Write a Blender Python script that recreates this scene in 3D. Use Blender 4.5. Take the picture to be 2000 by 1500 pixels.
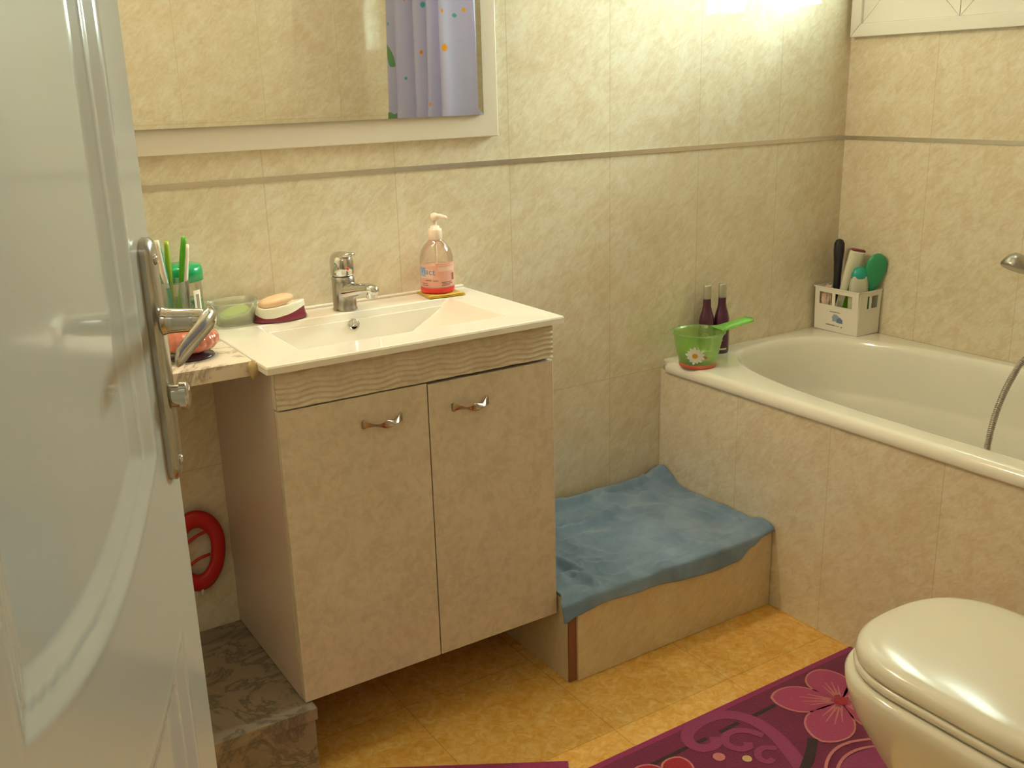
import bpy, bmesh, math, random
import numpy as np
from mathutils import Vector, Matrix, noise
PI = math.pi
C = bpy.context.scene.collection
for o in list(bpy.data.objects): bpy.data.objects.remove(o)

# ------------------------------------------------------------------ camera
CAM = Vector((-2.5274, -2.0803, 1.3201)); YAW, PITCH, ROLL, FPX = -0.5635, -0.2894, -0.0280, 1959.5
fwd = Vector((-math.sin(YAW)*math.cos(PITCH), math.cos(YAW)*math.cos(PITCH), math.sin(PITCH)))
rt = fwd.cross(Vector((0, 0, 1))).normalized(); up = rt.cross(fwd)
r2 = rt*math.cos(ROLL)+up*math.sin(ROLL); u2 = -rt*math.sin(ROLL)+up*math.cos(ROLL)
cd = bpy.data.cameras.new('camera'); cam = bpy.data.objects.new('camera', cd); C.objects.link(cam)
cd.sensor_width = 36; cd.lens = FPX/2000*36; cd.clip_start = .02
cam.matrix_world = Matrix(((r2.x, u2.x, -fwd.x, CAM.x), (r2.y, u2.y, -fwd.y, CAM.y), (r2.z, u2.z, -fwd.z, CAM.z), (0, 0, 0, 1)))
cd.dof.use_dof = False
bpy.context.scene.camera = cam
# ------------------------------------------------------------------ world, lights, exposure
vs = bpy.context.scene.view_settings
vs.view_transform = 'Standard'; vs.look = 'None'; vs.gamma = 1; vs.use_curve_mapping = False; vs.exposure = 0.34
W = bpy.data.worlds.new('world'); bpy.context.scene.world = W; W.use_nodes = True
bg = W.node_tree.nodes['Background']; bg.inputs[0].default_value = (.88, 1.0, .95, 1); bg.inputs[1].default_value = 56.0
def light(name, kind, loc, energy, color, rot=(0, 0, 0), **kw):
    l = bpy.data.lights.new(name, kind); l.energy = energy; l.color = color
    for k, v in kw.items(): setattr(l, k, v)
    o = bpy.data.objects.new(name, l); C.objects.link(o); o.location = loc; o.rotation_euler = rot; return o
p_ = light('window_portal', 'AREA', (.10, -.357, 1.80), 1, (1, 1, 1), (0, PI/2, 0), shape='RECTANGLE', size=.56, size_y=.64)
p_.data.cycles.is_portal = True
light('hall_fill_light', 'AREA', (-2.35, -2.75, 2.38), 2.5, (1, .92, .78), (0, 0, 0), shape='RECTANGLE', size=.5, size_y=.5)  # weak fill light added in the unseen hall behind the camera
for x in (-2.08, -1.87, -1.66): light('mirror_lamp_light', 'POINT', (x, -.13, 2.07), 9.0, (1, .82, .58), shadow_soft_size=.025)

# ------------------------------------------------------------------ materials
def s2l(c):
    return tuple(((v/255)/12.92 if v/255 <= .04045 else ((v/255+.055)/1.055)**2.4) for v in c)
class NT:
    def __init__(s, m): s.t = m.node_tree; s.n = s.t.nodes; s.l = s.t.links
    def new(s, ty, **kw):
        n = s.n.new(ty)
        for k, v in kw.items(): setattr(n, k, v)
        return n
    def con(s, a, b): s.l.new(a, b)
    def math(s, op, a, b=None, c=None):
        n = s.new('ShaderNodeMath', operation=op)
        for i, v in enumerate((a, b, c)):
            if v is None: continue
            if isinstance(v, (int, float)): n.inputs[i].default_value = v
            else: s.con(v, n.inputs[i])
        return n.outputs[0]
    def mix(s, f, a, b, mode='MIX'):
        n = s.new('ShaderNodeMix', data_type='RGBA', blend_type=mode)
        for sock, v in ((n.inputs[0], f), (n.inputs[6], a), (n.inputs[7], b)):
            if isinstance(v, (int, float)): sock.default_value = v
            elif isinstance(v, tuple): sock.default_value = (*v[:3], 1)
            else: s.con(v, sock)
        return n.outputs[2]
    def ramp(s, f, stops):
        n = s.new('ShaderNodeValToRGB'); e = n.color_ramp.elements
        while len(e) < len(stops): e.new(.5)
        for x, (p, c) in zip(e, stops): x.position = p; x.color = (*c[:3], 1)
        s.con(f, n.inputs[0]); return n.outputs[0]
    def coords(s, scale=(1, 1, 1), rot=(0, 0, 0)):
        g = s.new('ShaderNodeNewGeometry'); m = s.new('ShaderNodeMapping')
        s.con(g.outputs['Position'], m.inputs[0]); m.inputs[2].default_value = rot; m.inputs[3].default_value = scale
        return m.outputs[0]
    def noise(s, vec, scale, detail=4, rough=.55, dist=0.):
        n = s.new('ShaderNodeTexNoise'); s.con(vec, n.inputs['Vector']); n.inputs['Scale'].default_value = scale
        n.inputs['Detail'].default_value = detail; n.inputs['Roughness'].default_value = rough; n.inputs['Distortion'].default_value = dist
        return n.outputs[0]
    def bump(s, h, strength, dist, bsdf):
        b = s.new('ShaderNodeBump'); b.inputs['Strength'].default_value = strength; b.inputs['Distance'].default_value = dist
        s.con(h, b.inputs['Height']); s.con(b.outputs[0], bsdf.inputs['Normal'])
def mat(name, col=(.8, .8, .8), rough=.5, metal=0, spec=.5, coat=0, coat_r=.05, trans=0, ior=1.45, alpha=1, sss=0, sheen=0, emit=None, es=0):
    m = bpy.data.materials.new(name); m.use_nodes = True; b = m.node_tree.nodes['Principled BSDF']; i = b.inputs
    i['Base Color'].default_value = (*col, 1); i['Roughness'].default_value = rough; i['Metallic'].default_value = metal
    i['Specular IOR Level'].default_value = spec; i['Coat Weight'].default_value = coat; i['Coat Roughness'].default_value = coat_r
    i['Transmission Weight'].default_value = trans; i['IOR'].default_value = ior; i['Alpha'].default_value = alpha
    i['Sheen Weight'].default_value = sheen
    if sss: i['Subsurface Weight'].default_value = sss; i['Subsurface Scale'].default_value = .01
    if emit: i['Emission Color'].default_value = (*emit, 1); i['Emission Strength'].default_value = es
    return m, NT(m), b
def stone(t, dark, mid, light_, rotx=0, roty=0, big=3.2):
    v = t.coords(); v1 = t.coords((1, 1, 1), (rotx, roty, 0)); m = t.new('ShaderNodeMapping'); t.con(v1, m.inputs[0])
    m.inputs[3].default_value = (1, 1, .42); v2 = m.outputs[0]
    a = t.noise(v, big*3.2, 5, .62, .9); b = t.noise(v2, big*17, 6, .70, .8); c = t.noise(v2, big*48, 4, .7, .5)
    f = t.math('ADD', t.math('ADD', t.math('MULTIPLY', a, .28), t.math('MULTIPLY', b, .44)), t.math('MULTIPLY', c, .28))
    return t.ramp(f, [(.41, dark), (.50, mid), (.58, light_)]), f
def tile_mat(name, axis, off, w, zoff, h, cols, rough=.5, seam=.0012, seamcol=None, rot=(0, 0)):
    """axis: 0 = tiles laid along x, 1 = along y; seams every w from off, rows every h from zoff"""
    m, t, b = mat(name, rough=rough, spec=.3, coat=1, coat_r=.03)
    g = t.new('ShaderNodeNewGeometry'); sp = t.new('ShaderNodeSeparateXYZ'); t.con(g.outputs['Position'], sp.inputs[0])
    col, f = stone(t, *cols, rotx=rot[0], roty=rot[1])
    def line(coord, o, per):
        x = t.math('FRACT', t.math('ADD', t.math('DIVIDE', t.math('SUBTRACT', coord, o), per), .5))
        d = t.math('MULTIPLY', t.math('ABSOLUTE', t.math('SUBTRACT', x, .5)), per)
        return t.math('LESS_THAN', d, seam)
    l1 = line(sp.outputs[axis], off, w); l2 = line(sp.outputs[2 if axis < 2 else 1], zoff, h)
    mask = t.math('MAXIMUM', l1, l2)
    # each tile a slightly different tone
    ix = t.math('FLOOR', t.math('DIVIDE', t.math('SUBTRACT', sp.outputs[axis], off), w))
    iz = t.math('FLOOR', t.math('DIVIDE', t.math('SUBTRACT', sp.outputs[2], zoff), h))
    wn = t.new('ShaderNodeTexWhiteNoise', noise_dimensions='2D'); cb = t.new('ShaderNodeCombineXYZ')
    t.con(ix, cb.inputs[0]); t.con(iz, cb.inputs[1]); t.con(cb.outputs[0], wn.inputs['Vector'])
    hv = t.new('ShaderNodeHueSaturation'); t.con(col, hv.inputs['Color'])
    t.con(t.math('ADD', .98, t.math('MULTIPLY', wn.outputs[0], .04)), hv.inputs['Value'])
    c = t.mix(t.math('MULTIPLY', mask, .34), hv.outputs[0], seamcol or (.45, .33, .17))
    t.con(c, b.inputs['Base Color'])
    t.con(t.math('ADD', rough, t.math('MULTIPLY', mask, .5)), b.inputs['Roughness'])
    t.bump(t.math('SUBTRACT', t.math('MULTIPLY', f, .25), mask), .25, .0015, b)
    return m
CREAM = ((.70, .585, .40), (.765, .675, .50), (.82, .76, .61))
M_TA = tile_mat('cream_tile_sink_wall', 0, -.2853, .3058, 1.145, .6, CREAM, rot=(0, -.85))
M_TB = tile_mat('cream_tile_window_wall', 1, -.295, .3, 1.145, .6, CREAM, rot=(-.85, 0))
M_TP = tile_mat('cream_tile_bath_panel', 1, -.305, .3, -.2, 2., CREAM, rot=(-.85, 0))
M_TS = tile_mat('cream_tile_step', 0, 5.1, 7.3, -.2, 2., ((.68, .55, .34), (.73, .62, .41), (.77, .67, .48)), rot=(0, -.85))
def floor_mat():
    m, t, b = mat('orange_marbled_floor_tile', rough=.28)
    v = t.coords(); a = t.noise(v, 40, 7, .72, 1.0); d = t.noise(v, 8, 4, .6, 1.)
    f = t.math('ADD', t.math('MULTIPLY', a, .8), t.math('MULTIPLY', d, .2))
    col = t.ramp(f, [(.34, (.66, .31, .045)), (.46, (.75, .41, .085)), (.56, (.82, .52, .16)), (.68, (.87, .66, .30))])
    sp = t.new('ShaderNodeSeparateXYZ'); g = t.new('ShaderNodeNewGeometry'); t.con(g.outputs['Position'], sp.inputs[0])
    def line(coord, o, per):
        x = t.math('FRACT', t.math('ADD', t.math('DIVIDE', t.math('SUBTRACT', coord, o), per), .5))
        return t.math('LESS_THAN', t.math('MULTIPLY', t.math('ABSOLUTE', t.math('SUBTRACT', x, .5)), per), .0013)
    mk = t.math('MAXIMUM', line(sp.outputs[0], -.72, .33), line(sp.outputs[1], -.635, .33))
    t.con(t.mix(t.math('MULTIPLY', mk, .4), col, (.30, .13, .03)), b.inputs['Base Color']); t.bump(t.math('MULTIPLY', mk, -1), .2, .001, b); return m
M_FLOOR = floor_mat()
M_PLASTER, t, b = mat('cream_plaster', (.74, .66, .50), .8)
M_PVC, t, b = mat('white_window_plastic', (.82, .81, .74), .28)
M_STRIP, t, b = mat('brushed_silver_trim', (.72, .69, .64), .26, 1)
M_CHROME, t, b = mat('chrome', (.62, .61, .58), .10, 1)
M_CHROME2, t, b = mat('satin_chrome', (.46, .44, .40), .24, 1)
M_HANDLEM, t, b = mat('dark_nickel', (.46, .38, .32), .22, 1)
M_CERAMIC, t, b = mat('white_ceramic', (.86, .81, .72), .10, coat=.5)
M_ENAMEL, t, b = mat('white_bath_enamel', (.88, .86, .76), .13, coat=.4)
M_WC, t, b = mat('ivory_toilet_ceramic', (.78, .75, .64), .12, coat=.5)
M_WCLID, t, b = mat('ivory_toilet_plastic', (.80, .77, .66), .17, coat=.5, coat_r=.12)
M_WHITEBOARD, t, b = mat('white_lacquered_board', (.78, .70, .60), .35)
M_DOOR, t, b = mat('glossy_white_door_paint', (.57, .57, .53), .14, coat=.6, coat_r=.07)
M_CABSIDE, t, b = mat('shaded_white_board', (.62, .49, .43), .35)  # white board with the shadow on the cabinet side darkened into its colour
def cab_mat():
    m, t, b = mat('mottled_cream_cabinet_foil', rough=.38)
    v = t.coords((1, 1, 1)); a = t.noise(v, 60, 5, .6, .6); d = t.noise(v, 16, 3, .5, .4)
    f = t.math('ADD', t.math('MULTIPLY', a, .65), t.math('MULTIPLY', d, .35))
    t.con(t.ramp(f, [(.40, (.62, .55, .42)), (.5, (.69, .61, .48)), (.60, (.73, .65, .52))]), b.inputs['Base Color']); return m
M_CAB = cab_mat()
def marble(name, base, vein, vein2, sc=9, rough=.25):
    m, t, b = mat(name, rough=rough)
    mp = t.new('ShaderNodeMapping'); t.con(t.coords(), mp.inputs[0]); mp.inputs[2].default_value = (0, 0, .5); mp.inputs[3].default_value = (1, 1.35, 1.35)
    a = t.noise(mp.outputs[0], sc, 8, .68, 1.0); w = t.math('ABSOLUTE', t.math('SUBTRACT', a, .5)); d = t.noise(mp.outputs[0], sc*.5, 4, .6, 1.)
    v1 = t.ramp(w, [(0, (1, 1, 1)), (.014, (.7, .7, .7)), (.05, (0, 0, 0))]); v2 = t.ramp(d, [(.48, (0, 0, 0)), (.66, (1, 1, 1))])
    t.con(t.mix(v1, t.mix(v2, base, vein2), vein), b.inputs['Base Color']); return m
M_MARBLE = marble('white_marble_grey_veins', (.76, .68, .55), (.42, .34, .26), (.66, .58, .46), 7)
M_MARBLE2 = marble('grey_veined_marble', (.34, .275, .20), (.17, .145, .115), (.24, .20, .15), 7)
M_MIRROR, t, b = mat('mirror_silver', (.88, .90, .86), .015, 1)
M_MIREDGE, t, b = mat('mirror_glass_edge', (.05, .09, .07), .2)
def thin_glass(name, tint, gloss=.12, rough=.02):
    m = bpy.data.materials.new(name); m.use_nodes = True; t = NT(m); n = t.n; n.clear()
    tr = t.new('ShaderNodeBsdfTransparent'); tr.inputs[0].default_value = (*tint, 1)
    gl = t.new('ShaderNodeBsdfGlossy'); gl.inputs['Roughness'].default_value = rough
    fr = t.new('ShaderNodeFresnel'); fr.inputs[0].default_value = 1.45
    mx = t.new('ShaderNodeMixShader'); o = t.new('ShaderNodeOutputMaterial')
    t.con(t.math('MINIMUM', t.math('ADD', fr.outputs[0], gloss*.3), .85), mx.inputs[0]); t.con(tr.outputs[0], mx.inputs[1]); t.con(gl.outputs[0], mx.inputs[2]); t.con(mx.outputs[0], o.inputs[0]); return m
def plastic_thin(name, col, opac, rough=.25, trans_col=None, gloss=.08):
    """translucent thin plastic: part lets light through tinted, part scatters it"""
    m = bpy.data.materials.new(name); m.use_nodes = True; t = NT(m); t.n.clear()
    tr = t.new('ShaderNodeBsdfTransparent'); tr.inputs[0].default_value = (*(trans_col or col), 1)
    df = t.new('ShaderNodeBsdfDiffuse'); df.inputs[0].default_value = (*col, 1); tl = t.new('ShaderNodeBsdfTranslucent'); tl.inputs[0].default_value = (*col, 1)
    m1 = t.new('ShaderNodeMixShader'); m1.inputs[0].default_value = .4; t.con(df.outputs[0], m1.inputs[1]); t.con(tl.outputs[0], m1.inputs[2])
    m2 = t.new('ShaderNodeMixShader'); m2.inputs[0].default_value = opac; t.con(tr.outputs[0], m2.inputs[1]); t.con(m1.outputs[0], m2.inputs[2])
    gl = t.new('ShaderNodeBsdfGlossy'); gl.inputs['Roughness'].default_value = rough
    fr = t.new('ShaderNodeFresnel'); fr.inputs[0].default_value = 1.4
    m3 = t.new('ShaderNodeMixShader'); t.con(t.math('MINIMUM', t.math('ADD', fr.outputs[0], gloss*.2), .6), m3.inputs[0]); t.con(m2.outputs[0], m3.inputs[1]); t.con(gl.outputs[0], m3.inputs[2])
    o = t.new('ShaderNodeOutputMaterial'); t.con(m3.outputs[0], o.inputs[0]); return m
M_PANE = thin_glass('window_glass', (.95, 1, .96))
M_GLASS = thin_glass('clear_glass', (.94, .96, .93), .25)
M_CLEARP = plastic_thin('clear_frosted_plastic', (.75, .76, .66), .16, .3, (.95, .97, .9))
M_CLEARB = plastic_thin('clear_bottle_plastic', (.85, .78, .66), .05, .08, (.98, .95, .90), .3)
M_GREENP = plastic_thin('green_translucent_plastic', (.60, 1.0, .34), .17, .25, (.88, 1.0, .70))
M_GREENP2 = plastic_thin('green_translucent_handle', (.42, .95, .22), .55, .25, (.7, .98, .45))
M_REDBAND, t, b = mat('red_plastic_band', (.62, .13, .07), .3)
M_PINKGEL, t, b = mat('pink_liquid_soap', (.84, .38, .30), .15, coat=.4)
M_RED, t, b = mat('red_soap_band', (.75, .04, .03), .25)
M_PINKLABEL, t, b = mat('pink_label', (.72, .37, .30), .4)
M_PALEPINK, t, b = mat('pale_pink_label', (.76, .50, .42), .4)
M_BLUE, t, b = mat('blue_print', (.16, .24, .42), .5)
M_BLUEL, t, b = mat('light_blue_print', (.32, .42, .56), .5)
M_GREYP, t, b = mat('grey_print', (.30, .27, .21), .6)
M_DARKP, t, b = mat('brown_print', (.28, .10, .06), .6)
M_WHITEP, t, b = mat('white_plastic', (.88, .84, .75), .3)
M_PUMP, t, b = mat('ivory_pump_plastic', (.88, .72, .60), .3)
M_YELLOW, t, b = mat('mustard_cloth', (.58, .36, .015), .9, sheen=.3)
M_GREENLID, t, b = mat('green_lid_plastic', (.0, .30, .10), .25, coat=.2)
M_GEL, t, b = mat('green_gel_grains', (.02, .20, .07), .2)
_v = t.new('ShaderNodeTexVoronoi'); t.con(t.coords(), _v.inputs[0]); _v.inputs['Scale'].default_value = 260
t.con(t.ramp(_v.outputs[0], [(0, (.16, .60, .32)), (.5, (.03, .32, .12)), (1, (.0, .12, .05))]), b.inputs['Base Color'])
M_LIME, t, b = mat('lime_plastic', (.36, .55, .05), .3)
M_GREEN, t, b = mat('bright_green_plastic', (.08, .38, .02), .3)
M_TEAL, t, b = mat('teal_plastic', (.02, .36, .28), .3)
M_BRUSHW, t, b = mat('white_brush_plastic', (.82, .74, .64), .3)
M_SOAPG, t, b = mat('green_soap', (.36, .52, .14), .45, sss=.2)
M_SOAPP, t, b = mat('peach_soap', (.82, .58, .38), .4, sss=.2)
M_BURG, t, b = mat('burgundy_plastic', (.20, .015, .04), .25, coat=.3)
M_DISHW, t, b = mat('white_dish_plastic', (.86, .82, .68), .25, coat=.3)
M_ORANGEG, t, b = mat('salmon_pink_glass', (.66, .20, .12), .12, coat=.6, trans=.25)
M_COASTER, t, b = mat('dark_wine_glass_foot', (.05, .02, .035), .2)
M_PURPLE, t, b = mat('dark_purple_plastic', (.075, .012, .045), .16, coat=.4)
M_CAPS, t, b = mat('silver_cap', (.50, .49, .40), .3, .6)
M_LOGO, t, b = mat('rose_gold_print', (.45, .30, .24), .4)
M_CREAMBAND, t, b = mat('cream_print_band', (.60, .53, .40), .4)
M_BLACKP, t, b = mat('black_plastic', (.02, .02, .03), .2, coat=.2)
M_TEALG, t, b = mat('sea_green_plastic', (.03, .32, .14), .3, coat=.2)
M_BOTW, t, b = mat('white_bottle', (.80, .79, .62), .3)
M_BOTM, t, b = mat('milky_bottle', (.62, .62, .50), .3)
M_GLABEL, t, b = mat('green_label', (.14, .38, .01), .4)
M_FLUFF, t, b = mat('pink_puff', (.72, .54, .44), .9)
M_REDP, t, b = mat('red_plastic', (.55, .02, .02), .3)
M_DAISY, t, b = mat('daisy_white', (.80, .82, .72), .5)
M_DAISYC, t, b = mat('daisy_yellow', (.72, .36, .01), .5)
M_SEAL, t, b = mat('yellowed_sealant', (.50, .38, .18), .5)
M_BROWN, t, b = mat('raw_tile_edge', (.28, .115, .055), .75)
M_BLACK, t, b = mat('black_gap', (.01, .01, .008), .6)
M_HOSE, t, b = mat('steel_hose', (.46, .42, .38), .3, .9)
def towel_mat():
    m, t, b = mat('blue_terry_cloth', rough=.95, sheen=.25)
    v = t.coords(); a = t.noise(v, 9, 4, .6, .4); d = t.noise(v, 420, 2, .6)
    t.con(t.ramp(a, [(.35, (.165, .265, .40)), (.55, (.225, .335, .48)), (.72, (.28, .395, .53))]), b.inputs['Base Color'])
    t.bump(d, .55, .0016, b); return m
M_TOWEL = towel_mat()
def pile(name, c, c2, sc=300):
    m, t, b = mat(name, rough=.95, sheen=.3); a = t.noise(t.coords(), sc, 3, .6)
    t.con(t.ramp(a, [(.35, c), (.65, c2)]), b.inputs['Base Color']); t.bump(a, .6, .002, b); return m
M_RUG = pile('plum_pile', (.125, .002, .045), (.18, .006, .065))
M_RUGE = pile('magenta_pile', (.25, .010, .10), (.32, .018, .13))
M_RUGP = pile('rose_pile', (.34, .035, .13), (.41, .055, .16))
M_RUGL = pile('pale_rose_pile', (.48, .15, .17), (.58, .21, .22))
M_RUGM = pile('mauve_pile', (.23, .022, .11), (.29, .035, .14))
M_RUGK = pile('black_pile', (.012, .004, .006), (.03, .008, .012))
M_RUGR = pile('crimson_pile', (.30, .004, .016), (.38, .008, .025))
M_RUGC = pile('cream_pile', (.52, .36, .17), (.60, .44, .22))
def curtain_mat():
    m = bpy.data.materials.new('lavender_fish_curtain'); m.use_nodes = True; t = NT(m); t.n.clear()
    uv = t.new('ShaderNodeAttribute', attribute_name='cloth'); vec = uv.outputs['Vector']
    vo = t.new('ShaderNodeTexVoronoi'); t.con(vec, vo.inputs[0]); vo.inputs['Scale'].default_value = 17
    sp = t.new('ShaderNodeSeparateColor'); t.con(vo.outputs['Color'], sp.inputs[0])
    spot = t.math('MULTIPLY', t.math('LESS_THAN', vo.outputs['Distance'], .20), t.math('GREATER_THAN', sp.outputs[0], .30))
    spc = t.ramp(sp.outputs[1], [(0, (.75, .20, .01)), (.40, (.80, .45, .03)), (.45, (.05, .42, .38)), (1, (.12, .40, .42))])
    a = t.noise(vec, 4.0, 3, .5, .5); patch = t.math('GREATER_THAN', a, .64)
    c = t.mix(patch, (.50, .51, .76), (.16, .34, .16)); c = t.mix(spot, c, spc)
    d = t.new('ShaderNodeBsdfDiffuse'); l = t.new('ShaderNodeBsdfTranslucent'); t.con(c, d.inputs[0]); t.con(c, l.inputs[0])
    mx = t.new('ShaderNodeMixShader'); mx.inputs[0].default_value = .30; t.con(d.outputs[0], mx.inputs[1]); t.con(l.outputs[0], mx.inputs[2])
    o = t.new('ShaderNodeOutputMaterial'); t.con(mx.outputs[0], o.inputs[0]); return m
M_CURT = curtain_mat()

# ------------------------------------------------------------------ helpers
def thing(name, loc, label=None, cat=None, group=None, kind=None, rz=0):
    o = bpy.data.objects.new(name, None); C.objects.link(o); o.location = loc; o.rotation_euler = (0, 0, rz); o.empty_display_size = .05
    tag(o, label, cat, group, kind); return o
def tag(o, label=None, cat=None, group=None, kind=None):
    for k, v in (('label', label), ('category', cat), ('group', group), ('kind', kind)):
        if v: o[k] = v
    return o
class G:
    """collects geometry in world coordinates; build() makes one mesh object"""
    def __init__(s): s.v = []; s.f = []; s.m = []; s.s = []
    def add(s, V, F, mi=0, smooth=False):
        n = len(s.v); s.v += [tuple(x) for x in V]; s.f += [tuple(i+n for i in f) for f in F]; s.m += [mi]*len(F); s.s += [smooth]*len(F); return s
    def box(s, a, b, mi=0, bev=0, seg=2, M=None):
        a, b = Vector(a), Vector(b); lo = Vector(map(min, a, b)); hi = Vector(map(max, a, b))
        bm = bmesh.new(); bmesh.ops.create_cube(bm, size=1)
        for v in bm.verts: v.co = Vector(((v.co.x+.5)*(hi.x-lo.x)+lo.x, (v.co.y+.5)*(hi.y-lo.y)+lo.y, (v.co.z+.5)*(hi.z-lo.z)+lo.z))
        if bev: bmesh.ops.bevel(bm, geom=list(bm.edges), offset=bev, segments=seg, profile=.5, affect='EDGES')
        s.bm(bm, mi, False, M); return s
    def bm(s, bm, mi=0, smooth=False, M=None):
        bm.verts.index_update()
        s.add([(M @ v.co if M else v.co.copy()) for v in bm.verts], [[v.index for v in f.verts] for f in bm.faces], mi, smooth); bm.free(); return s
    def loft(s, rings, closed=True, cap=(True, True), mi=0, smooth=True, M=None):
        n = len(rings[0]); V = [Vector(p) for r in rings for p in r]; F = []
        if M: V = [M @ v for v in V]
        for i in range(len(rings)-1):
            for j in range(n if closed else n-1):
                k = (j+1) % n; F.append((i*n+j, i*n+k, (i+1)*n+k, (i+1)*n+j))
        if cap[0]: F.append(tuple(reversed(range(n))))
        if cap[1]: F.append(tuple((len(rings)-1)*n+j for j in range(n)))
        return s.add(V, F, mi, smooth)
    def lathe(s, prof, c=(0, 0, 0), n=40, mi=0, M=None, cap=(True, True), rf=None):
        R = []
        for r, z in prof:
            R.append([(c[0]+r*(rf(a) if rf else 1)*math.cos(a), c[1]+r*(rf(a) if rf else 1)*math.sin(a), c[2]+z) for a in (2*PI*j/n for j in range(n))])
        return s.loft(R, True, cap, mi, True, M)
    def tube(s, pts, rad, n=14, mi=0, cap=(True, True), flat=None, M=None):
        pts = [Vector(p) for p in pts]; R = []; up_ = Vector((0, 0, 1)); prev = None
        for i, p in enumerate(pts):
            d = (pts[min(i+1, len(pts)-1)]-pts[max(i-1, 0)]).normalized()
            if prev is None:
                a = d.cross(up_ if abs(d.z) < .95 else Vector((1, 0, 0))).normalized()
            else: a = (prev-d*prev.dot(d)).normalized()
            prev = a; b = d.cross(a); r = rad[i] if isinstance(rad, (list, tuple)) else rad
            ra, rb = (r if isinstance(r, tuple) else (r, r))
            R.append([p+a*ra*math.cos(t)+b*rb*math.sin(t) for t in (2*PI*j/n for j in range(n))])
        return s.loft(R, True, cap, mi, True, M)
    def prism(s, poly, z0, z1, mi=0, mi_side=None):
        n = len(poly); V = [(x, y, z0) for x, y in poly]+[(x, y, z1) for x, y in poly]
        s.add(V, [tuple(range(n, 2*n))], mi); 
        s.add(V, [(j, (j+1) % n, n+(j+1) % n, n+j) for j in range(n)], mi if mi_side is None else mi_side); return s
    def grid(s, fn, nu, nv, mi=0, smooth=True):
        V = [fn(i/nu, j/nv) for i in range(nu+1) for j in range(nv+1)]
        F = [(i*(nv+1)+j, (i+1)*(nv+1)+j, (i+1)*(nv+1)+j+1, i*(nv+1)+j+1) for i in range(nu) for j in range(nv)]
        return s.add(V, F, mi, smooth)
    def build(s, name, mats, parent=None, loc=None, bevel=0, solid=0, sub=0, fixn=True, auto=None):
        mats = mats if isinstance(mats, (list, tuple)) else [mats]
        o_ = Vector((0, 0, 0)); q = parent
        if parent:
            while q: o_ += q.location; q = q.parent
            loc = None
        elif loc is None:
            xs = np.array([tuple(v) for v in s.v]); loc = Vector(((xs[:, 0].min()+xs[:, 0].max())/2, (xs[:, 1].min()+xs[:, 1].max())/2, xs[:, 2].min())); o_ = loc
        else: loc = Vector(loc); o_ = loc
        me = bpy.data.meshes.new(name); me.from_pydata([tuple(Vector(v)-o_) for v in s.v], [], s.f)
        for m in mats: me.materials.append(m)
        me.polygons.foreach_set('material_index', s.m); me.polygons.foreach_set('use_smooth', s.s); me.update()
        if fixn:
            bm = bmesh.new(); bm.from_mesh(me); bmesh.ops.recalc_face_normals(bm, faces=bm.faces); bm.to_mesh(me); bm.free()
        o = bpy.data.objects.new(name, me); C.objects.link(o)
        if parent: o.parent = parent
        else: o.location = loc
        if solid: md = o.modifiers.new('solid', 'SOLIDIFY'); md.thickness = solid; md.offset = 0
        if bevel: md = o.modifiers.new('bevel', 'BEVEL'); md.width = bevel; md.segments = 3; md.limit_method = 'ANGLE'; md.angle_limit = .6
        if sub: md = o.modifiers.new('sub', 'SUBSURF'); md.levels = md.render_levels = sub
        if auto:
            try: me.set_sharp_from_angle(angle=auto)
            except Exception: pass
            for p in me.polygons: p.use_smooth = True
        return o
def smooth_path(pts, n=8):
    pts = [Vector(p) for p in pts]; out = []
    P = [pts[0]*2-pts[1]]+pts+[pts[-1]*2-pts[-2]]
    for i in range(1, len(P)-2):
        for k in range(n):
            t = k/n; a, b_, c, d = P[i-1:i+3]
            out.append(.5*((2*b_)+(c-a)*t+(2*a-5*b_+4*c-d)*t*t+(3*b_-a-3*c+d)*t**3))
    out.append(pts[-1]); return out
def struct(g, name, mats, **k):
    o = g.build(name, mats, **k)
    if not k.get('parent'): o['kind'] = 'structure'
    return o
def sgnpow(x, p): return math.copysign(abs(x)**p, x)
def text_mesh(txt, size, depth=0):
    cu = bpy.data.curves.new('t', 'FONT'); cu.body = txt; cu.size = size; cu.align_x = 'CENTER'; cu.align_y = 'CENTER'; cu.extrude = depth
    ob = bpy.data.objects.new('t', cu); C.objects.link(ob); bpy.context.view_layer.update()
    me = bpy.data.meshes.new_from_object(ob.evaluated_get(bpy.context.evaluated_depsgraph_get()))
    V = [v.co.copy() for v in me.vertices]; F = [tuple(p.vertices) for p in me.polygons]
    bpy.data.objects.remove(ob); bpy.data.curves.remove(cu); bpy.data.meshes.remove(me); return V, F

# ------------------------------------------------------------------ the room
YC = -1.75; XL = -2.72; H = 2.5; T = .7163
def place(): pass
struct(G().box((XL-.1, -3.3, -.06), (.12, .12, 0)), 'floor', M_FLOOR)
struct(G().box((XL-.1, -3.3, H), (.12, .12, H+.06)), 'ceiling', M_PLASTER)
struct(G().box((XL-.1, 0, 0), (.12, .12, H)), 'wall_back', M_TA)
g = G(); WY0, WY1, WZ0, WZ1 = -.690, -.024, 1.438, 2.14
g.box((0, WY1, 0), (.075, 0, H)); g.box((0, -3.3, 0), (.075, WY0, H)); g.box((0, WY0, 0), (.075, WY1, WZ0)); g.box((0, WY0, WZ1), (.075, WY1, H))
struct(g, 'wall_right', M_TB)
struct(G().box((XL-.1, YC, 0), (XL, 0, H)), 'wall_left', M_TB)
DX0, DX1 = -2.655, -1.80
g = G(); g.box((XL, YC-.12, 0), (DX0, YC, H)); g.box((DX1, YC-.12, 0), (0, YC, H)); g.box((DX0, YC-.12, 2.06), (DX1, YC, H))
struct(g, 'wall_front', M_TA)
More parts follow.
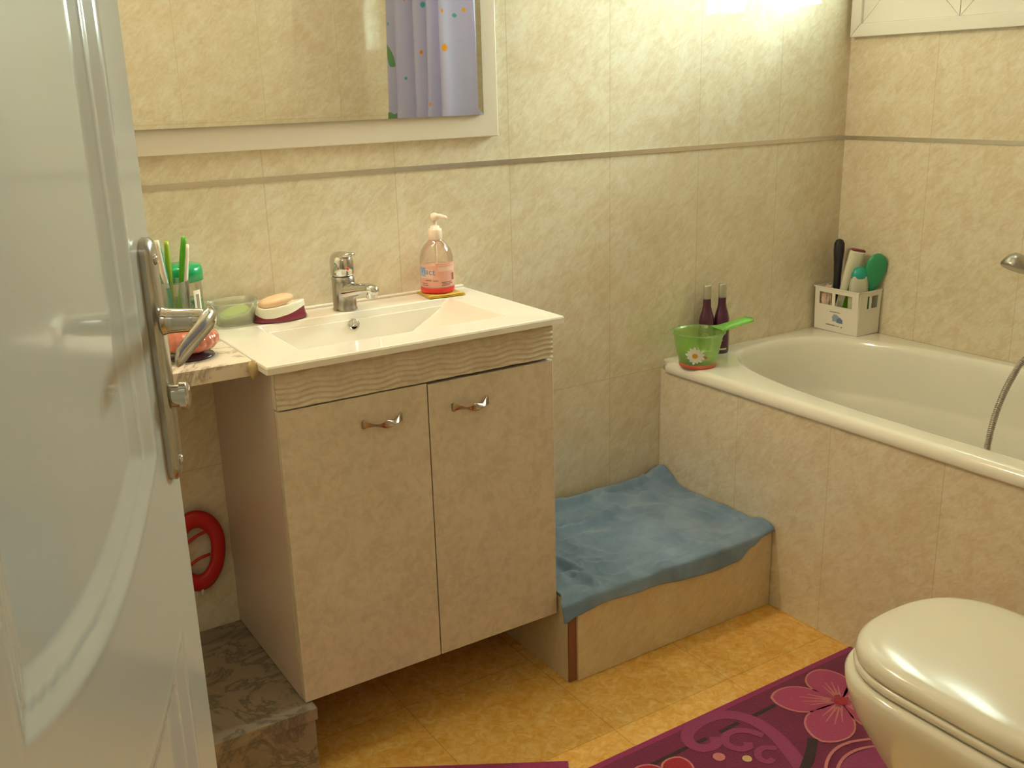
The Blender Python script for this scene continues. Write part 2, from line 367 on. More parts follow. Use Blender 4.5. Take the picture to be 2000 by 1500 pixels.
g = G(); g.box((XL-.1, -3.3, 0), (XL, YC-.12, H)); struct(g, 'wall_hall_left', M_PLASTER)
g = G(); g.box((-1.3, -3.3, 0), (-1.2, YC-.12, H)); struct(g, 'wall_hall_right', M_PLASTER)
g = G(); g.box((XL, -3.3, 0), (-1.3, -3.2, H)); struct(g, 'wall_hall_back', M_PLASTER)
# door lining
g = G(); g.box((DX0-.06, YC, 0), (DX0+.0, YC+.012, 2.12), bev=.003); g.box((DX1, YC, 0), (DX1+.06, YC+.012, 2.12), bev=.003); g.box((DX0-.06, YC, 2.06), (DX1+.06, YC+.012, 2.12), bev=.003)
struct(g, 'trim_3', M_DOOR)
# silver dado strips
struct(G().box((XL, -.0025, 1.1385), (0, .002, 1.1500)), 'trim_1', M_STRIP)
struct(G().box((-.0025, YC, 1.1365), (.002, -.0025, 1.1480)), 'trim_2', M_STRIP)
# ------------------------------------------------------------------ window
win = thing('window_1', (0, -.357, 1.427), kind='structure')
def frame(g, y0, y1, z0, z1, w, x0, x1, bev=.002, prof=None):
    """four mitred bars around a rectangle in the plane x = const"""
    g_ = .0004
    for k in range(4):
        a = [(y0, z0), (y1, z0), (y1, z1), (y0, z1)]; b_ = [(y0+w, z0+w), (y1-w, z0+w), (y1-w, z1-w), (y0+w, z1-w)]
        p, q, r, s_ = a[k], a[(k+1) % 4], b_[(k+1) % 4], b_[k]
        cx = sum(t[0] for t in (p, q, r, s_))/4; cz = sum(t[1] for t in (p, q, r, s_))/4
        sh = lambda t: (t[0]+(cx-t[0])*g_*4, t[1]+(cz-t[1])*g_*4)
        P = [sh(t) for t in (p, q, r, s_)]
        bm = bmesh.new(); V = [bm.verts.new((x0, *t)) for t in P]+[bm.verts.new((x1, *t)) for t in P]
        for f in ((0, 1, 2, 3), (7, 6, 5, 4), (0, 4, 5, 1), (1, 5, 6, 2), (2, 6, 7, 3), (3, 7, 4, 0)): bm.faces.new([V[i] for i in f])
        bmesh.ops.recalc_face_normals(bm, faces=bm.faces)
        bmesh.ops.bevel(bm, geom=list(bm.edges), offset=bev, segments=2, profile=.5, affect='EDGES'); g.bm(bm)
g = G(); frame(g, -.702, -.012, 1.427, 2.15, .036, -.022, .07); struct(g, 'window_frame', M_PVC, parent=win)
for y0, y1 in ((-.356, -.044), (-.670, -.358)):
    g = G(); frame(g, y0, y1, 1.4635, 2.1145, .066, -.012, .055, .0012)
    sa = struct(g, 'window_sash', M_PVC, parent=win)
    g = G().box((.010, y0+.06, 1.52), (.016, y1-.06, 2.06)); struct(g, 'pane', M_PANE, parent=sa)

# ------------------------------------------------------------------ door
A28 = math.radians(28); DD = Vector((-math.sin(A28), -math.cos(A28), 0)); DN = Vector((math.cos(A28), -math.sin(A28), 0))
E0 = Vector((-2.2980, -1.0556, 0)); DWID = .70
door = thing('door_1', (E0.x+DD.x*DWID, E0.y+DD.y*DWID, 0), kind='structure')
def dpt(s, h, z): return E0+DD*s+DN*h+Vector((0, 0, z))
def ssn(a, b_, x): t_ = min(1, max(0, (x-a)/(b_-a))); return t_*t_*(3-2*t_)
def curve_up(s):   # lower edge of the upper panel
    return .900+(.080*((.30-s)/.22)**2 if s < .30 else .016*((s-.30)/.12)**2)
def curve_dn(s): return curve_up(s)-.170-.035*max(0, (.25-s)/.17)
def panel_d(s, z):
    d1 = min(s-.072, .432-s, z-curve_up(s), 2.0-z)
    d2 = min(s-.072, .432-s, curve_dn(s)-z, z-.15)
    return max(d1, d2)
def relief(s, z):
    d = panel_d(s, z)
    if d < -.010: return 0
    lin = lambda a, b_: min(1, max(0, (d-a)/(b_-a)))
    return .0004*(ssn(-.010, -.004, d)-ssn(-.004, .002, d))-.0060*lin(0, .018)+.0012*(lin(.018, .020)-lin(.020, .022))-.0060*lin(.0215, .040)
NS, NZ = 234, 560
g = G(); Z0d, Z1d = .008, 2.045
g.grid(lambda u, v: dpt(u*DWID, relief(u*DWID, Z0d+v*(Z1d-Z0d)), Z0d+v*(Z1d-Z0d)), NS, NZ)
b0 = [dpt(0, 0, Z0d), dpt(DWID, 0, Z0d), dpt(DWID, 0, Z1d), dpt(0, 0, Z1d)]; b1 = [p-DN*.040 for p in b0]
g.add(b0+b1, [(4, 5, 6, 7), (0, 1, 5, 4), (1, 2, 6, 5), (2, 3, 7, 6), (3, 0, 4, 7)])
struct(g, 'door_leaf', M_DOOR, parent=door)
def rrect(s0, s1, z0, z1, r, h, n=8):
    out = []
    for cs, cz, a0 in ((s1-r, z1-r, 0), (s0+r, z1-r, PI/2), (s0+r, z0+r, PI), (s1-r, z0+r, 1.5*PI)):
        for k in range(n+1): a = a0+PI/2*k/n; out.append(dpt(cs+r*math.cos(a), h, cz+r*math.sin(a)))
    return out
g = G(); g.loft([rrect(.006, .042, .942, 1.190, .0175, .0002), rrect(.006, .042, .942, 1.190, .0175, .006), rrect(.009, .039, .945, 1.187, .0145, .009), rrect(.014, .034, .950, 1.182, .0095, .0105)])
pl = struct(g, 'handle_plate', M_CHROME2, parent=door, auto=.6)
g = G()
for z in (1.168, .962):
    c = dpt(.024, .0098, z); g.loft([[c+DN*h+DD*r*math.cos(a)+Vector((0, 0, r*math.sin(a))) for a in (2*PI*k/16 for k in range(16))] for r, h in ((.0055, 0), (.0052, .0018), (.003, .003))])
struct(g, 'screw', M_CHROME, parent=pl)
g = G()   # neck and lever
hc = dpt(.024, 0, 1.107)
g.tube([hc+DN*.008, hc+DN*.012, hc+DN*.0125, hc+DN*.035, hc+DN*.060], [(.0145, .0145), (.0145, .0145), (.0125, .0125), (.0118, .0115), (.0120, .0115)], 20)
pts = [(-.010, .052, .004), (-.002, .056, .005), (.012, .058, .004), (.028, .056, .000), (.044, .051, -.006), (.060, .045, -.013), (.074, .041, -.019), (.084, .040, -.023)]
rad = [(.005, .004), (.0095, .0070), (.0115, .0075), (.0105, .0060), (.0090, .0048), (.0098, .0042), (.0092, .0036), (.0045, .002)]
P = [hc+DD*s+DN*h+Vector((0, 0, z)) for s, h, z in pts]
R = []
for i, p in enumerate(P):
    d = (P[min(i+1, len(P)-1)]-P[max(i-1, 0)]).normalized(); a = Vector((0, 0, 1)); a = (a-d*a.dot(d)).normalized(); b_ = d.cross(a); ra, rb = rad[i]
    R.append([p+a*ra*math.cos(q)+b_*rb*math.sin(q) for q in (2*PI*k/20 for k in range(20))])
g.loft(R); struct(g, 'door_handle', M_CHROME, parent=door, sub=1)
g = G(); kc = dpt(.024, 0, 1.030)
g.loft([[kc+DN*h+DD*r*math.cos(a)*1.0+Vector((0, 0, 1.35*r*math.sin(a))) for a in (2*PI*k/20 for k in range(20))] for r, h in ((.0085, .0095), (.0085, .018), (.0105, .0185), (.0105, .025), (.008, .027))])
struct(g, 'lock_knob', M_CHROME, parent=door, auto=.7)
g = G()
for z in (.25, 1.05, 1.85): g.tube([dpt(DWID+.006, -.004, z-.05), dpt(DWID+.006, -.004, z+.05)], .008, 12)
struct(g, 'hinge', M_CHROME2, parent=door)

# ------------------------------------------------------------------ mirror
mir = thing('wall_mirror', (-1.82, 0, 1.207), 'large white-framed wall mirror above the washbasin', 'mirror')
G().box((-2.40, -.020, 1.2065), (-1.2435, -.0002, 2.12), bev=.002).build('frame_board', M_WHITEBOARD, mir)
g = G(); x0, x1, z0, z1 = -2.355, -1.288, 1.257, 2.07; bw = .014
a = [(x0, z0), (x1, z0), (x1, z1), (x0, z1)]; b_ = [(x0+bw, z0+bw), (x1-bw, z0+bw), (x1-bw, z1-bw), (x0+bw, z1-bw)]
V = [(x, -.0297, z) for x, z in a]+[(x, -.0300, z) for x, z in b_]+[(x, -.0202, z) for x, z in a]
g.add(V, [(4, 5, 6, 7), (0, 1, 5, 4), (1, 2, 6, 5), (2, 3, 7, 6), (3, 0, 4, 7)], 0)
g.add(V, [(8, 9, 1, 0), (9, 10, 2, 1), (10, 11, 3, 2), (11, 8, 0, 3), (8, 11, 10, 9)], 1)
g.build('mirror_glass', [M_MIRROR, M_MIREDGE], mir)
# lamp above the mirror, fill lamp added in the unseen hall (their light sources are set at the top)
lm = thing('wall_lamp', (-1.87, 0, 2.13), 'chrome bar lamp with three shades on the wall above the mirror', 'lamp')
G().box((-2.16, -.030, 2.15), (-1.58, -.001, 2.19), bev=.004).build('lamp_bar', M_CHROME, lm)
for x in (-2.08, -1.87, -1.66):
    g = G(); g.tube([(x, -.03, 2.17), (x, -.10, 2.18), (x, -.13, 2.16), (x, -.13, 2.13)], .006); g.build('lamp_arm', M_CHROME, lm)
    g = G(); g.lathe([(.012, .065), (.024, .060), (.034, .040), (.038, .020)], (x, -.13, 2.07), 28, cap=(True, False)); g.build('lamp_shade', M_WHITEP, lm, solid=.002)
lh = thing('hall_fill_lamp', (-2.35, -2.75, 2.4), 'added square white fill lamp in the unseen hall outside the door', 'lamp')
G().box((-2.62, -3.02, 2.42), (-2.08, -2.48, 2.499), bev=.01).build('fill_lamp_base', M_WHITEP, lh)

# ------------------------------------------------------------------ shower curtain and rod
rod = thing('curtain_rod', (-.745, -.875, 1.985), 'chrome curtain rod above the front edge of the bathtub', 'rod')
G().tube([(-.745, -.004, 2.0), (-.745, YC+.004, 2.0)], .012, 16).build('rod', M_CHROME, rod)
for y, s in ((0, -1), (YC, 1)):
    G().loft([[(-.745+r*math.cos(q), y+s*h, 2.0+r*math.sin(q)) for q in (2*PI*k/24 for k in range(24))] for r, h in ((.028, .0005), (.028, .005), (.018, .012))]).build('flange', M_CHROME, rod)
NU, NV = 260, 26; ct = thing('shower_curtain', (-.76, -1.30, 1.08), 'lavender shower curtain with little fish, gathered at the far end of the bathtub', 'curtain')
CX = []
def cur(u, v):
    z = 1.08+v*(1.972-1.08); ph = u*2*PI*5.5; fl = .5+.5*(1-v)
    y = -1.015-.57*u-(.02*(1-u)*v)+.035*(1-v)*(1-2*u)*0+.004*math.sin(ph*2+1.); 
    x = -.752+(.046*fl+.018)*math.sin(ph+.8*math.sin(3*u+1))+.010*math.sin(ph*.37+2+v)
    return (x, y, z)
g = G(); g.grid(cur, NU, NV); co = g.build('curtain_cloth', M_CURT, ct, fixn=False)
at = co.data.attributes.new('cloth', 'FLOAT_VECTOR', 'POINT')
buf = []
for i in range(NU+1):
    for j in range(NV+1): buf += [i/NU*1.6, j/NV*.89, 0.]
at.data.foreach_set('vector', buf)

# ------------------------------------------------------------------ vanity cabinet
cb = thing('vanity_cabinet', (-1.666, -.2, .163), 'cream mottled two-door bathroom cabinet under the washbasin', 'cabinet')
X0, X1, YF, ZB, ZD, ZT = -1.969, -1.363, -.403, .165, .767, .8425
g = G(); g.box((X0, -.385, ZB), (X0+.016, -.002, ZT), bev=.0008); g.box((X1-.016, -.385, ZB), (X1, -.002, ZT), bev=.0008); g.box((X0+.016, -.385, ZB), (X1-.016, -.002, ZB+.016)); g.box((X0+.016, -.015, ZB+.016), (X1-.016, -.002, ZT))
g.build('cabinet_body', M_CABSIDE, cb)
def fascia(u, v):
    x = X0+.001+u*(X1-X0-.002); z = ZD+.003+v*(ZT-ZD-.004)
    ph = (z-ZD)*2*PI/.0105+1.3*math.sin(x*2*PI/.085)+.8*math.sin(x*2*PI/.23+.6)
    return (x, YF-.0005-.0014*math.sin(ph), z)
g = G(); g.grid(fascia, 220, 60); g.box((X0+.001, -.3855, ZD+.003), (X1-.001, YF+.003, ZT-.001)); g.build('wavy_fascia', M_CAB, cb)
XM = -1.6635
def knob_handle(xc, zc, parent):
    g = G(); n = 22; F_ = []
    for i in range(n+1):
        u = i/n*2-1; x = xc+u*.0415; bow = .020*(1-abs(u)**2.6)+.0015
        w = .0088-.0042*math.cos(PI*u*1.0)*0; w = .0052+.0050*abs(u)**2.2+.0032*math.exp(-(u/.28)**2)
        tw = .9*math.sin(PI*u*1.0)
        dz = -.004*math.cos(PI*u*.5)+.004
        F_.append([(x, YF-.0005-bow+.0 + w*math.sin(tw)*s*.9+th*math.cos(tw), zc+dz+w*math.cos(tw)*s) for s, th in ((-1, -.0008), (-.4, -.0014), (.4, -.0014), (1, -.0008), (1, .0008), (.4, .0012), (-.4, .0012), (-1, .0008))])
    g.loft(F_); 
    for s in (-1, 1): g.box((xc+s*.0395-.003, YF-.006, zc-.006), (xc+s*.0395+.003, YF+.0, zc+.010), bev=.001)
    g.build('handle', M_HANDLEM, parent, sub=1)
for xa, xb, hx, hz in ((X0+.001, XM-.0012, -1.765, .709), (XM+.0012, X1-.001, -1.570, .705)):
    d = G().box((xa, YF, ZB+.001), (xb, -.386, ZD-.0005 if hx < -1.7 else ZD-.0035), bev=.0012).build('door', M_CAB, cb)
    knob_handle(hx, hz, d)

# ------------------------------------------------------------------ washbasin
SX0, SX1, SY, SZ = -1.988, -1.348, -.426, .860
wb = thing('washbasin', (-1.668, -.213, .8435), 'white rectangular ceramic washbasin set on the cabinet', 'sink')
bm = bmesh.new()
bx0, bx1, by0, by1 = -1.889, -1.440, -.338, -.098       # opening
tx0, tx1, ty0, ty1, tz = -1.845, -1.610, -.315, -.125, .758
def rr(x0, x1, y0, y1, r, z, n=5):
    out = []
    for cx, cy, a0 in ((x1-r, y1-r, 0), (x0+r, y1-r, PI/2), (x0+r, y0+r, PI), (x1-r, y0+r, 1.5*PI)):
        for k in range(n+1): a = a0+PI/2*k/n; out.append((cx+r*math.cos(a), cy+r*math.sin(a), z))
    return out
rings = [rr(SX0+.012, SX1-.012, SY+.012, -.002-.0, .004, .8437), rr(SX0, SX1, SY, -.001, .004, .8450), rr(SX0, SX1, SY, -.001, .004, .8560), rr(SX0+.0015, SX1-.0015, SY+.0015, -.0015, .004, .8592), rr(SX0+.004, SX1-.004, SY+.004, -.003, .004, SZ),
         rr(SX0+.014, SX1-.014, SY+.014, -.014, .004, SZ-.0004), rr(bx0-.0035, bx1+.0035, by0-.0035, by1+.0035, .008, .8588), rr(bx0, bx1, by0, by1, .008, .8572), rr(bx0+.002, bx1-.005, by0+.001, by1-.001, .008, .8530)]
def lerp_ring(t):
    e = lambda a, b_: a+(b_-a)*t
    return rr(e(bx0+.002, tx0), e(bx1-.005, tx1), e(by0+.001, ty0), e(by1-.001, ty1), .008+.012*t, e(.853, tz))
rings += [lerp_ring(t) for t in (.25, .5, .75, .93, 1)]+[rr(tx0+.012, tx1-.014, ty0+.012, ty1-.012, .012, tz-.004)]
g = G(); g.loft(rings, cap=(False, True)); g.loft([rr(SX0+.012, SX1-.012, SY+.012, -.002, .004, .8437), rr(bx0+.01, bx1-.01, by0+.01, by1-.01, .02, .8437), rr(tx0, tx1, ty0, ty1, .02, tz-.012)], cap=(False, True))
g.build('basin', M_CERAMIC, wb, auto=.22)
G().box((SX0+.002, -.014, .8590), (SX1-.002, -.001, .8655), bev=.0028, seg=3).build('back_lip', M_CERAMIC, wb)
g = G(); oc = Vector((-1.683, -.1085, .8330)); on = Vector((0, -.93, .24)).normalized(); ou = Vector((1, 0, 0)); ov = on.cross(ou)
ringo = lambda r, h: [oc+on*h+ou*r*math.cos(q)+ov*r*math.sin(q) for q in (2*PI*k/28 for k in range(28))]
g.loft([ringo(.0135, .0), ringo(.0135, .003), ringo(.012, .0045), ringo(.0095, .0045), ringo(.009, .001)], cap=(False, False)); g.loft([ringo(.0095, .0010), ringo(.001, .0010)], mi=1)
for k in range(3):
    q = PI/2+2*PI*k/3; d = ou*math.cos(q)+ov*math.sin(q); g.tube([oc+on*.003, oc+on*.003+d*.0098], .0012, 8)
g.build('overflow_ring', [M_CHROME, M_BLACK], wb)
G().lathe([(.022, 0), (.022, .002), (.018, .004), (.014, .002), (.001, .002)], (-1.72, -.22, tz-.0042), 28).build('drain', M_CHROME, wb)

# ------------------------------------------------------------------ faucet
FA = Vector((-1.679, -.062, .8595)); fa = thing('faucet', FA, 'chrome single-lever mixer tap on the washbasin', 'faucet')
ff = Vector((.30, -.954, 0)); fs = Vector((.954, .30, 0))
def fp(f_, s_, z): return FA+ff*f_+fs*s_+Vector((0, 0, z))
def ell(f0, s0, z, rf_, rs, n=28, tilt=0): return [fp(f0+rf_*math.cos(q), s0+rs*math.sin(q), z+tilt*rf_*math.cos(q)) for q in (2*PI*k/n for k in range(n))]
g = G(); g.loft([ell(0, 0, .0005, .0275, .0265), ell(0, 0, .004, .0275, .0265), ell(0, 0, .006, .0262, .0252), ell(0, 0, .03, .0258, .0250), ell(0, 0, .060, .0256, .0248), ell(-.001, 0, .070, .0252, .0246), ell(-.001, 0, .0735, .023, .0225)])
g.build('tap_body', M_CHROME2, fa, auto=.7)
g = G(); secs = [(.005, .040, .022, .024), (.022, .0425, .0200, .0195), (.042, .0465, .0170, .0150), (.062, .0505, .0152, .0128), (.082, .0530, .0148, .0122), (.094, .0525, .0135, .0112), (.102, .0505, .0095, .0085), (.1055, .049, .003, .003)]
g.loft([[fp(f_, rs*math.cos(q), z+rz*math.sin(q)) for q in (2*PI*k/24 for k in range(24))] for f_, z, rs, rz in secs]); g.loft([ell(.090, 0, .047, .0125, .0125), ell(.090, 0, .040, .0125, .0125), ell(.090, 0, .0375, .0118, .0118), ell(.090, 0, .035, .0118, .0118), ell(.090, 0, .034, .009, .009)])
g.build('spout', M_CHROME, fa, auto=.8)
g = G(); g.loft([ell(-.001, 0, .0742, .0225, .0225), ell(-.001, 0, .0765, .0250, .0248), ell(-.001, 0, .079, .0262, .0258), ell(-.001, 0, .098, .0262, .0258), ell(-.0015, 0, .108, .0256, .0250), ell(-.002, 0, .115, .0238, .0228), ell(-.002, 0, .121, .0200, .0185), ell(-.001, 0, .1252, .0135, .0120), ell(0, 0, .1268, .004, .004)])
secs = [(-.006, .114, .020, .010), (.006, .117, .0195, .0085), (.016, .1195, .0180, .0070), (.024, .1215, .0160, .0056), (.030, .1225, .0130, .0048), (.034, .1225, .006, .0025)]
g.loft([[fp(f_, rs*math.cos(q), z+rz*math.sin(q)) for q in (2*PI*k/20 for k in range(20))] for f_, z, rs, rz in secs])
lv = g.build('lever', M_CHROME, fa, auto=.9)
def dot(s_, z, r, m, nm):
    n_ = (ff*math.cos(s_)-fs*math.sin(s_)); c = fp(-.001, 0, z)+n_*.0258; a = n_.cross(Vector((0, 0, 1)))
    G().loft([[c+n_*h+a*r*math.cos(q)+Vector((0, 0, r*math.sin(q))) for q in (2*PI*k/16 for k in range(16))] for h in (0, .0012)]).build(nm, m, lv)
dot(.22, .092, .0032, M_RED, 'red_dot'); dot(-.35, .092, .0028, M_BLUE, 'blue_dot')

# ------------------------------------------------------------------ marble shelf and plinth
sh = thing('marble_shelf', (-2.35, -.18, .832), 'white grey-veined marble shelf left of the washbasin', 'shelf')
G().box((XL, -.362, .8315), (-1.9895, -.001, .8595), bev=.0012).build('slab', M_MARBLE, sh)
bm = bmesh.new(); bmesh.ops.create_icosphere(bm, subdivisions=3, radius=1)
for v in bm.verts:
    k = 1+.28*noise.noise(v.co*1.7+Vector((3, 1, 0))); v.co = Vector((v.co.x*.009*k, v.co.y*.010*k, v.co.z*.017*k))+Vector((-1.9935, -.372, .846))
g = G(); g.bm(bm, 0, True); g.build('sealant_lump', M_SEAL, sh)
pn = thing('marble_plinth', (-2.33, -.21, 0), 'low grey-veined marble plinth on the floor beside the cabinet', 'plinth')
G().box((XL, -.424, .135), (-1.953, -.001, .1625), bev=.002).build('slab', M_MARBLE2, pn)
G().box((XL, -.418, 0), (-1.957, -.002, .135), bev=.002).build('base', M_MARBLE2, pn)

# ------------------------------------------------------------------ things on the shelf
def cone_rings(prof, c, n=40): return [[(c[0]+r*math.cos(q), c[1]+r*math.sin(q), c[2]+z) for q in (2*PI*k/n for k in range(n))] for r, z in prof]
# glass tumbler with brushes
GC = (-2.067, -.165, .8595)
tg = thing('tumbler', GC, 'clear glass tumbler holding three toothbrushes on the marble shelf', 'glass')
G().loft(cone_rings([(.0005, 0), (.026, 0), (.0275, .003), (.0285, .030), (.0315, .125), (.0308, .126), (.0298, .125), (.0272, .050), (.025, .046), (.0005, .045)], GC), cap=(False, False)).build('glass', M_GLASS, tg)
# jar
JC = (-2.028, -.075, .8595)
jr = thing('gel_jar', JC, 'clear jar with green lid and green gel behind the tumbler', 'jar')
G().loft(cone_rings([(.0005, .001), (.036, .0005), (.039, .004), (.0395, .08), (.039, .105), (.036, .112)], JC), cap=(False, False)).build('jar_body', M_CLEARB, jr)
G().loft(cone_rings([(.036, .003), (.0372, .006), (.0375, .068), (.034, .071)], JC)).build('gel', M_GEL, jr)
G().loft(cone_rings([(.040, .108), (.044, .109), (.0445, .125), (.0435, .134), (.039, .140), (.0005, .1415)], JC), cap=(True, False)).build('jar_lid', M_GREENLID, jr)
def arc_patch(c, r, a0, a1, z0, z1, n=16, fn=None):
    V = []; F = []
    for i in range(n+1):
        q = a0+(a1-a0)*i/n
        for z in (z0, z1): V.append((c[0]+r*math.cos(q), c[1]+r*math.sin(q), c[2]+z))
    for i in range(n): F.append((2*i, 2*i+2, 2*i+3, 2*i+1))
    return V, F
g = G(); V, F = arc_patch(JC, .0402, -1.25, -.80, .045, .092); g.add(V, F); V, F = arc_patch(JC, .0404, -1.12, -.92, .055, .084, 6); g.add(V, F, 1)
g.build('jar_label', [M_DISHW, M_GREYP], jr, fixn=False)
# toothbrushes
def brush(name, label, pts, rad, mats, bands=None):
    P = smooth_path(pts, 5); n = len(P); R = []
    rr_ = [rad[min(len(rad)-1, int(i/(n-1)*(len(rad)-1)+.5))] for i in range(n)]
    rr_ = [(rr_[max(i-1, 0)]+rr_[i]+rr_[min(i+1, n-1)])/3 for i in range(n)]
    t_ = thing(name, pts[0], label, 'toothbrush', 'toothbrushes in the tumbler')
    a = G(); a.tube(P, rr_, 12); a.build('handle', mats[0], t_)
    if len(mats) > 1:
        k = int(n*.40); b2 = G(); sh_ = Vector((-.0010, -.0016, 0)) if bands is None else Vector(bands)
        b2.tube([p+sh_ for p in P[k:]], [q*.92 for q in rr_[k:]], 12); b2.build('grip', mats[1], t_)
    return t_
bz = .8595+.050
brush('toothbrush', 'white and teal toothbrush, leftmost in the tumbler', [(-2.074, -.168, bz), (-2.076, -.172, bz+.055), (-2.083, -.176, bz+.105), (-2.0875, -.178, bz+.155)], [.0042, .0038, .0036, .0052, .0068, .0066, .005], [M_TEAL, M_BRUSHW])
brush('toothbrush', 'lime green toothbrush, middle of the three in the tumbler', [(-2.070, -.160, bz), (-2.070, -.163, bz+.05), (-2.0695, -.167, bz+.10), (-2.069, -.170, bz+.151)], [.0066, .0056, .0048, .0052, .0058, .0054, .0044], [M_LIME])
brush('toothbrush', 'bright green and white toothbrush leaning right in the tumbler', [(-2.058, -.168, bz), (-2.051, -.168, bz+.055), (-2.043, -.166, bz+.105), (-2.034, -.164, bz+.155)], [.0062, .0075, .0055, .0065, .0062, .0048], [M_GREEN, M_BRUSHW], (.0032, -.0012, -.014))
# small open container with a green soap
CC = (-1.922, -.050, .8600); ct_ = thing('soap_container', CC, 'clear open plastic container holding green soap', 'container')
def sup(cx, cy, z, a, b_, n=40, p=3.2): return [(cx+a*sgnpow(math.cos(q), 2/p), cy+b_*sgnpow(math.sin(q), 2/p), z) for q in (2*PI*k/n for k in range(n))]
G().loft([sup(*CC, .0, .0), sup(*CC, .036, .026), sup(CC[0], CC[1], CC[2]+.003, .039, .029), sup(CC[0], CC[1], CC[2]+.045, .0485, .0375), sup(CC[0], CC[1], CC[2]+.046, .053, .042), sup(CC[0], CC[1], CC[2]+.0495, .0535, .0425), sup(CC[0], CC[1], CC[2]+.0500, .0480, .037), sup(CC[0], CC[1], CC[2]+.044, .0470, .036), sup(CC[0], CC[1], CC[2]+.005, .0375, .0275), sup(CC[0], CC[1], CC[2]+.0035, .0, .0)], cap=(False, False)).build('tub_shell', M_CLEARP, ct_)
def pebble(g, c, a, b_, h, M=None, p=2.3, mi=0):
    rings = []; 
    for i in range(1, 12):
        th = PI*i/12-PI/2; k = math.cos(th)**.7; rings.append([(a*k*sgnpow(math.cos(q), 2/p), b_*k*sgnpow(math.sin(q), 2/p), h*math.sin(th)) for q in (2*PI*j/32 for j in range(32))])
    g.loft(rings, M=Matrix.Translation(c) @ (M or Matrix()), mi=mi); return g
g = G(); pebble(g, (CC[0], CC[1]-.002, CC[2]+.021), .034, .022, .011, Matrix.Rotation(-.30, 4, 'Y') @ Matrix.Rotation(.35, 4, 'X')); tag(g.build('bar_soap', M_SOAPG), 'green oval bar of soap in the clear container', 'soap')
# soap dish
SC = (-1.829, -.062, .8600); sd = thing('soap_dish', SC, 'white and burgundy wavy soap dish beside the faucet', 'soap dish', rz=0)
def oval(k, z, q): return (SC[0]+.057*k*sgnpow(math.cos(q), .85), SC[1]+.0365*k*sgnpow(math.sin(q), .85), SC[2]+z)
QN = 72; QQ = [2*PI*j/QN for j in range(QN)]
seam = lambda q: .0165+.0085*math.sin(2*q+2.6)*1.0
top = lambda q: .034+.0045*math.sin(2*q+2.9)
G().loft([[oval(1.0, .0005, q) for q in QQ], [oval(1.03, .003, q) for q in QQ], [oval(.98, .010, q) for q in QQ], [oval(.945, .022, q) for q in QQ], [oval(.92, seam(q)+.002, q) for q in QQ]]).build('dish_base', M_BURG, sd)
G().loft([[oval(.955, seam(q), q) for q in QQ], [oval(.985, seam(q)+.001, q) for q in QQ], [oval(.965, top(q)-.004, q) for q in QQ], [oval(.955, top(q), q) for q in QQ], [oval(.92, top(q)+.0010, q) for q in QQ], [oval(.89, top(q)-.001, q) for q in QQ], [oval(.84, .026, q) for q in QQ], [oval(.5, .0235, q) for q in QQ], [oval(.01, .0235, q) for q in QQ]], cap=(True, False)).build('dish_top', M_DISHW, sd)
g = G(); pebble(g, (SC[0]-.004, SC[1]+.004, SC[2]+.0385), .039, .024, .0105, Matrix.Rotation(-.16, 4, 'Y')); tag(g.build('bar_soap', M_SOAPP), 'peach coloured bar of soap in the burgundy soap dish', 'soap')
# ribbed pink glass bowl
BC = (-2.072, -.262, .8595); bo = thing('glass_candle_bowl', BC, 'small ribbed salmon pink glass bowl on the front of the marble shelf', 'bowl')
ribf = lambda a: 1+.045*abs(math.cos(a*9))
G().lathe([(.024, .012), (.034, .013), (.045, .019), (.0515, .029), (.0505, .039), (.044, .047), (.034, .052), (.028, .053), (.027, .051), (.032, .045), (.040, .034), (.030, .020), (.002, .017)], BC, 108, rf=ribf, cap=(True, False)).build('ribbed_bowl', M_ORANGEG, bo)
G().lathe([(.041, 0), (.043, .002), (.041, .005), (.024, .007), (.020, .0125)], BC, 48).build('foot', M_COASTER, bo)
# red plastic loop thing hung on the wall below the shelf
RC = Vector((-2.048, -.018, .352)); rl = thing('red_plastic_holder', (-2.05, -.012, .25), 'red plastic oval ring holder hanging on the tiles under the marble shelf', 'holder')
g = G(); P = []
for k in range(41):
    a = 2*PI*k/40; P.append((RC.x+.046*math.cos(a), RC.y, RC.z+.022+(.066 if math.sin(a) > 0 else .085)*math.sin(a)*(1 if math.sin(a) > 0 else 1)))
nn = len(P)
R = [[(RC.x+(x-RC.x)*(1+s*.34), y+h, RC.z+.012+(z-RC.z-.012)*(1+s*.26)) for s, h in ((-1, -.003), (-.5, -.008), (.5, -.008), (1, -.003), (.9, .006), (-.9, .006))] for x, y, z in P]
g.loft(R, cap=(False, False)); g.build('ring', M_REDP, rl)
g = G()
for k, (a0, b0) in enumerate((((-.03, .02), (.030, .045)), ((-.026, -.030), (.026, -.012)))):
    g.tube(smooth_path([(RC.x+a0[0], RC.y, RC.z+a0[1]+.01), (RC.x+(a0[0]+b0[0])/2, RC.y-.003, RC.z+(a0[1]+b0[1])/2+.016), (RC.x+b0[0], RC.y, RC.z+b0[1]+.01)], 5), .0035, 8)
g.build('lattice', M_REDP, rl)
G().tube([(RC.x+.0, RC.y, RC.z-.072), (RC.x, RC.y, RC.z-.094)], [(.006, .004), (.004, .003)], 10).build('white_tip', M_BRUSHW, rl)

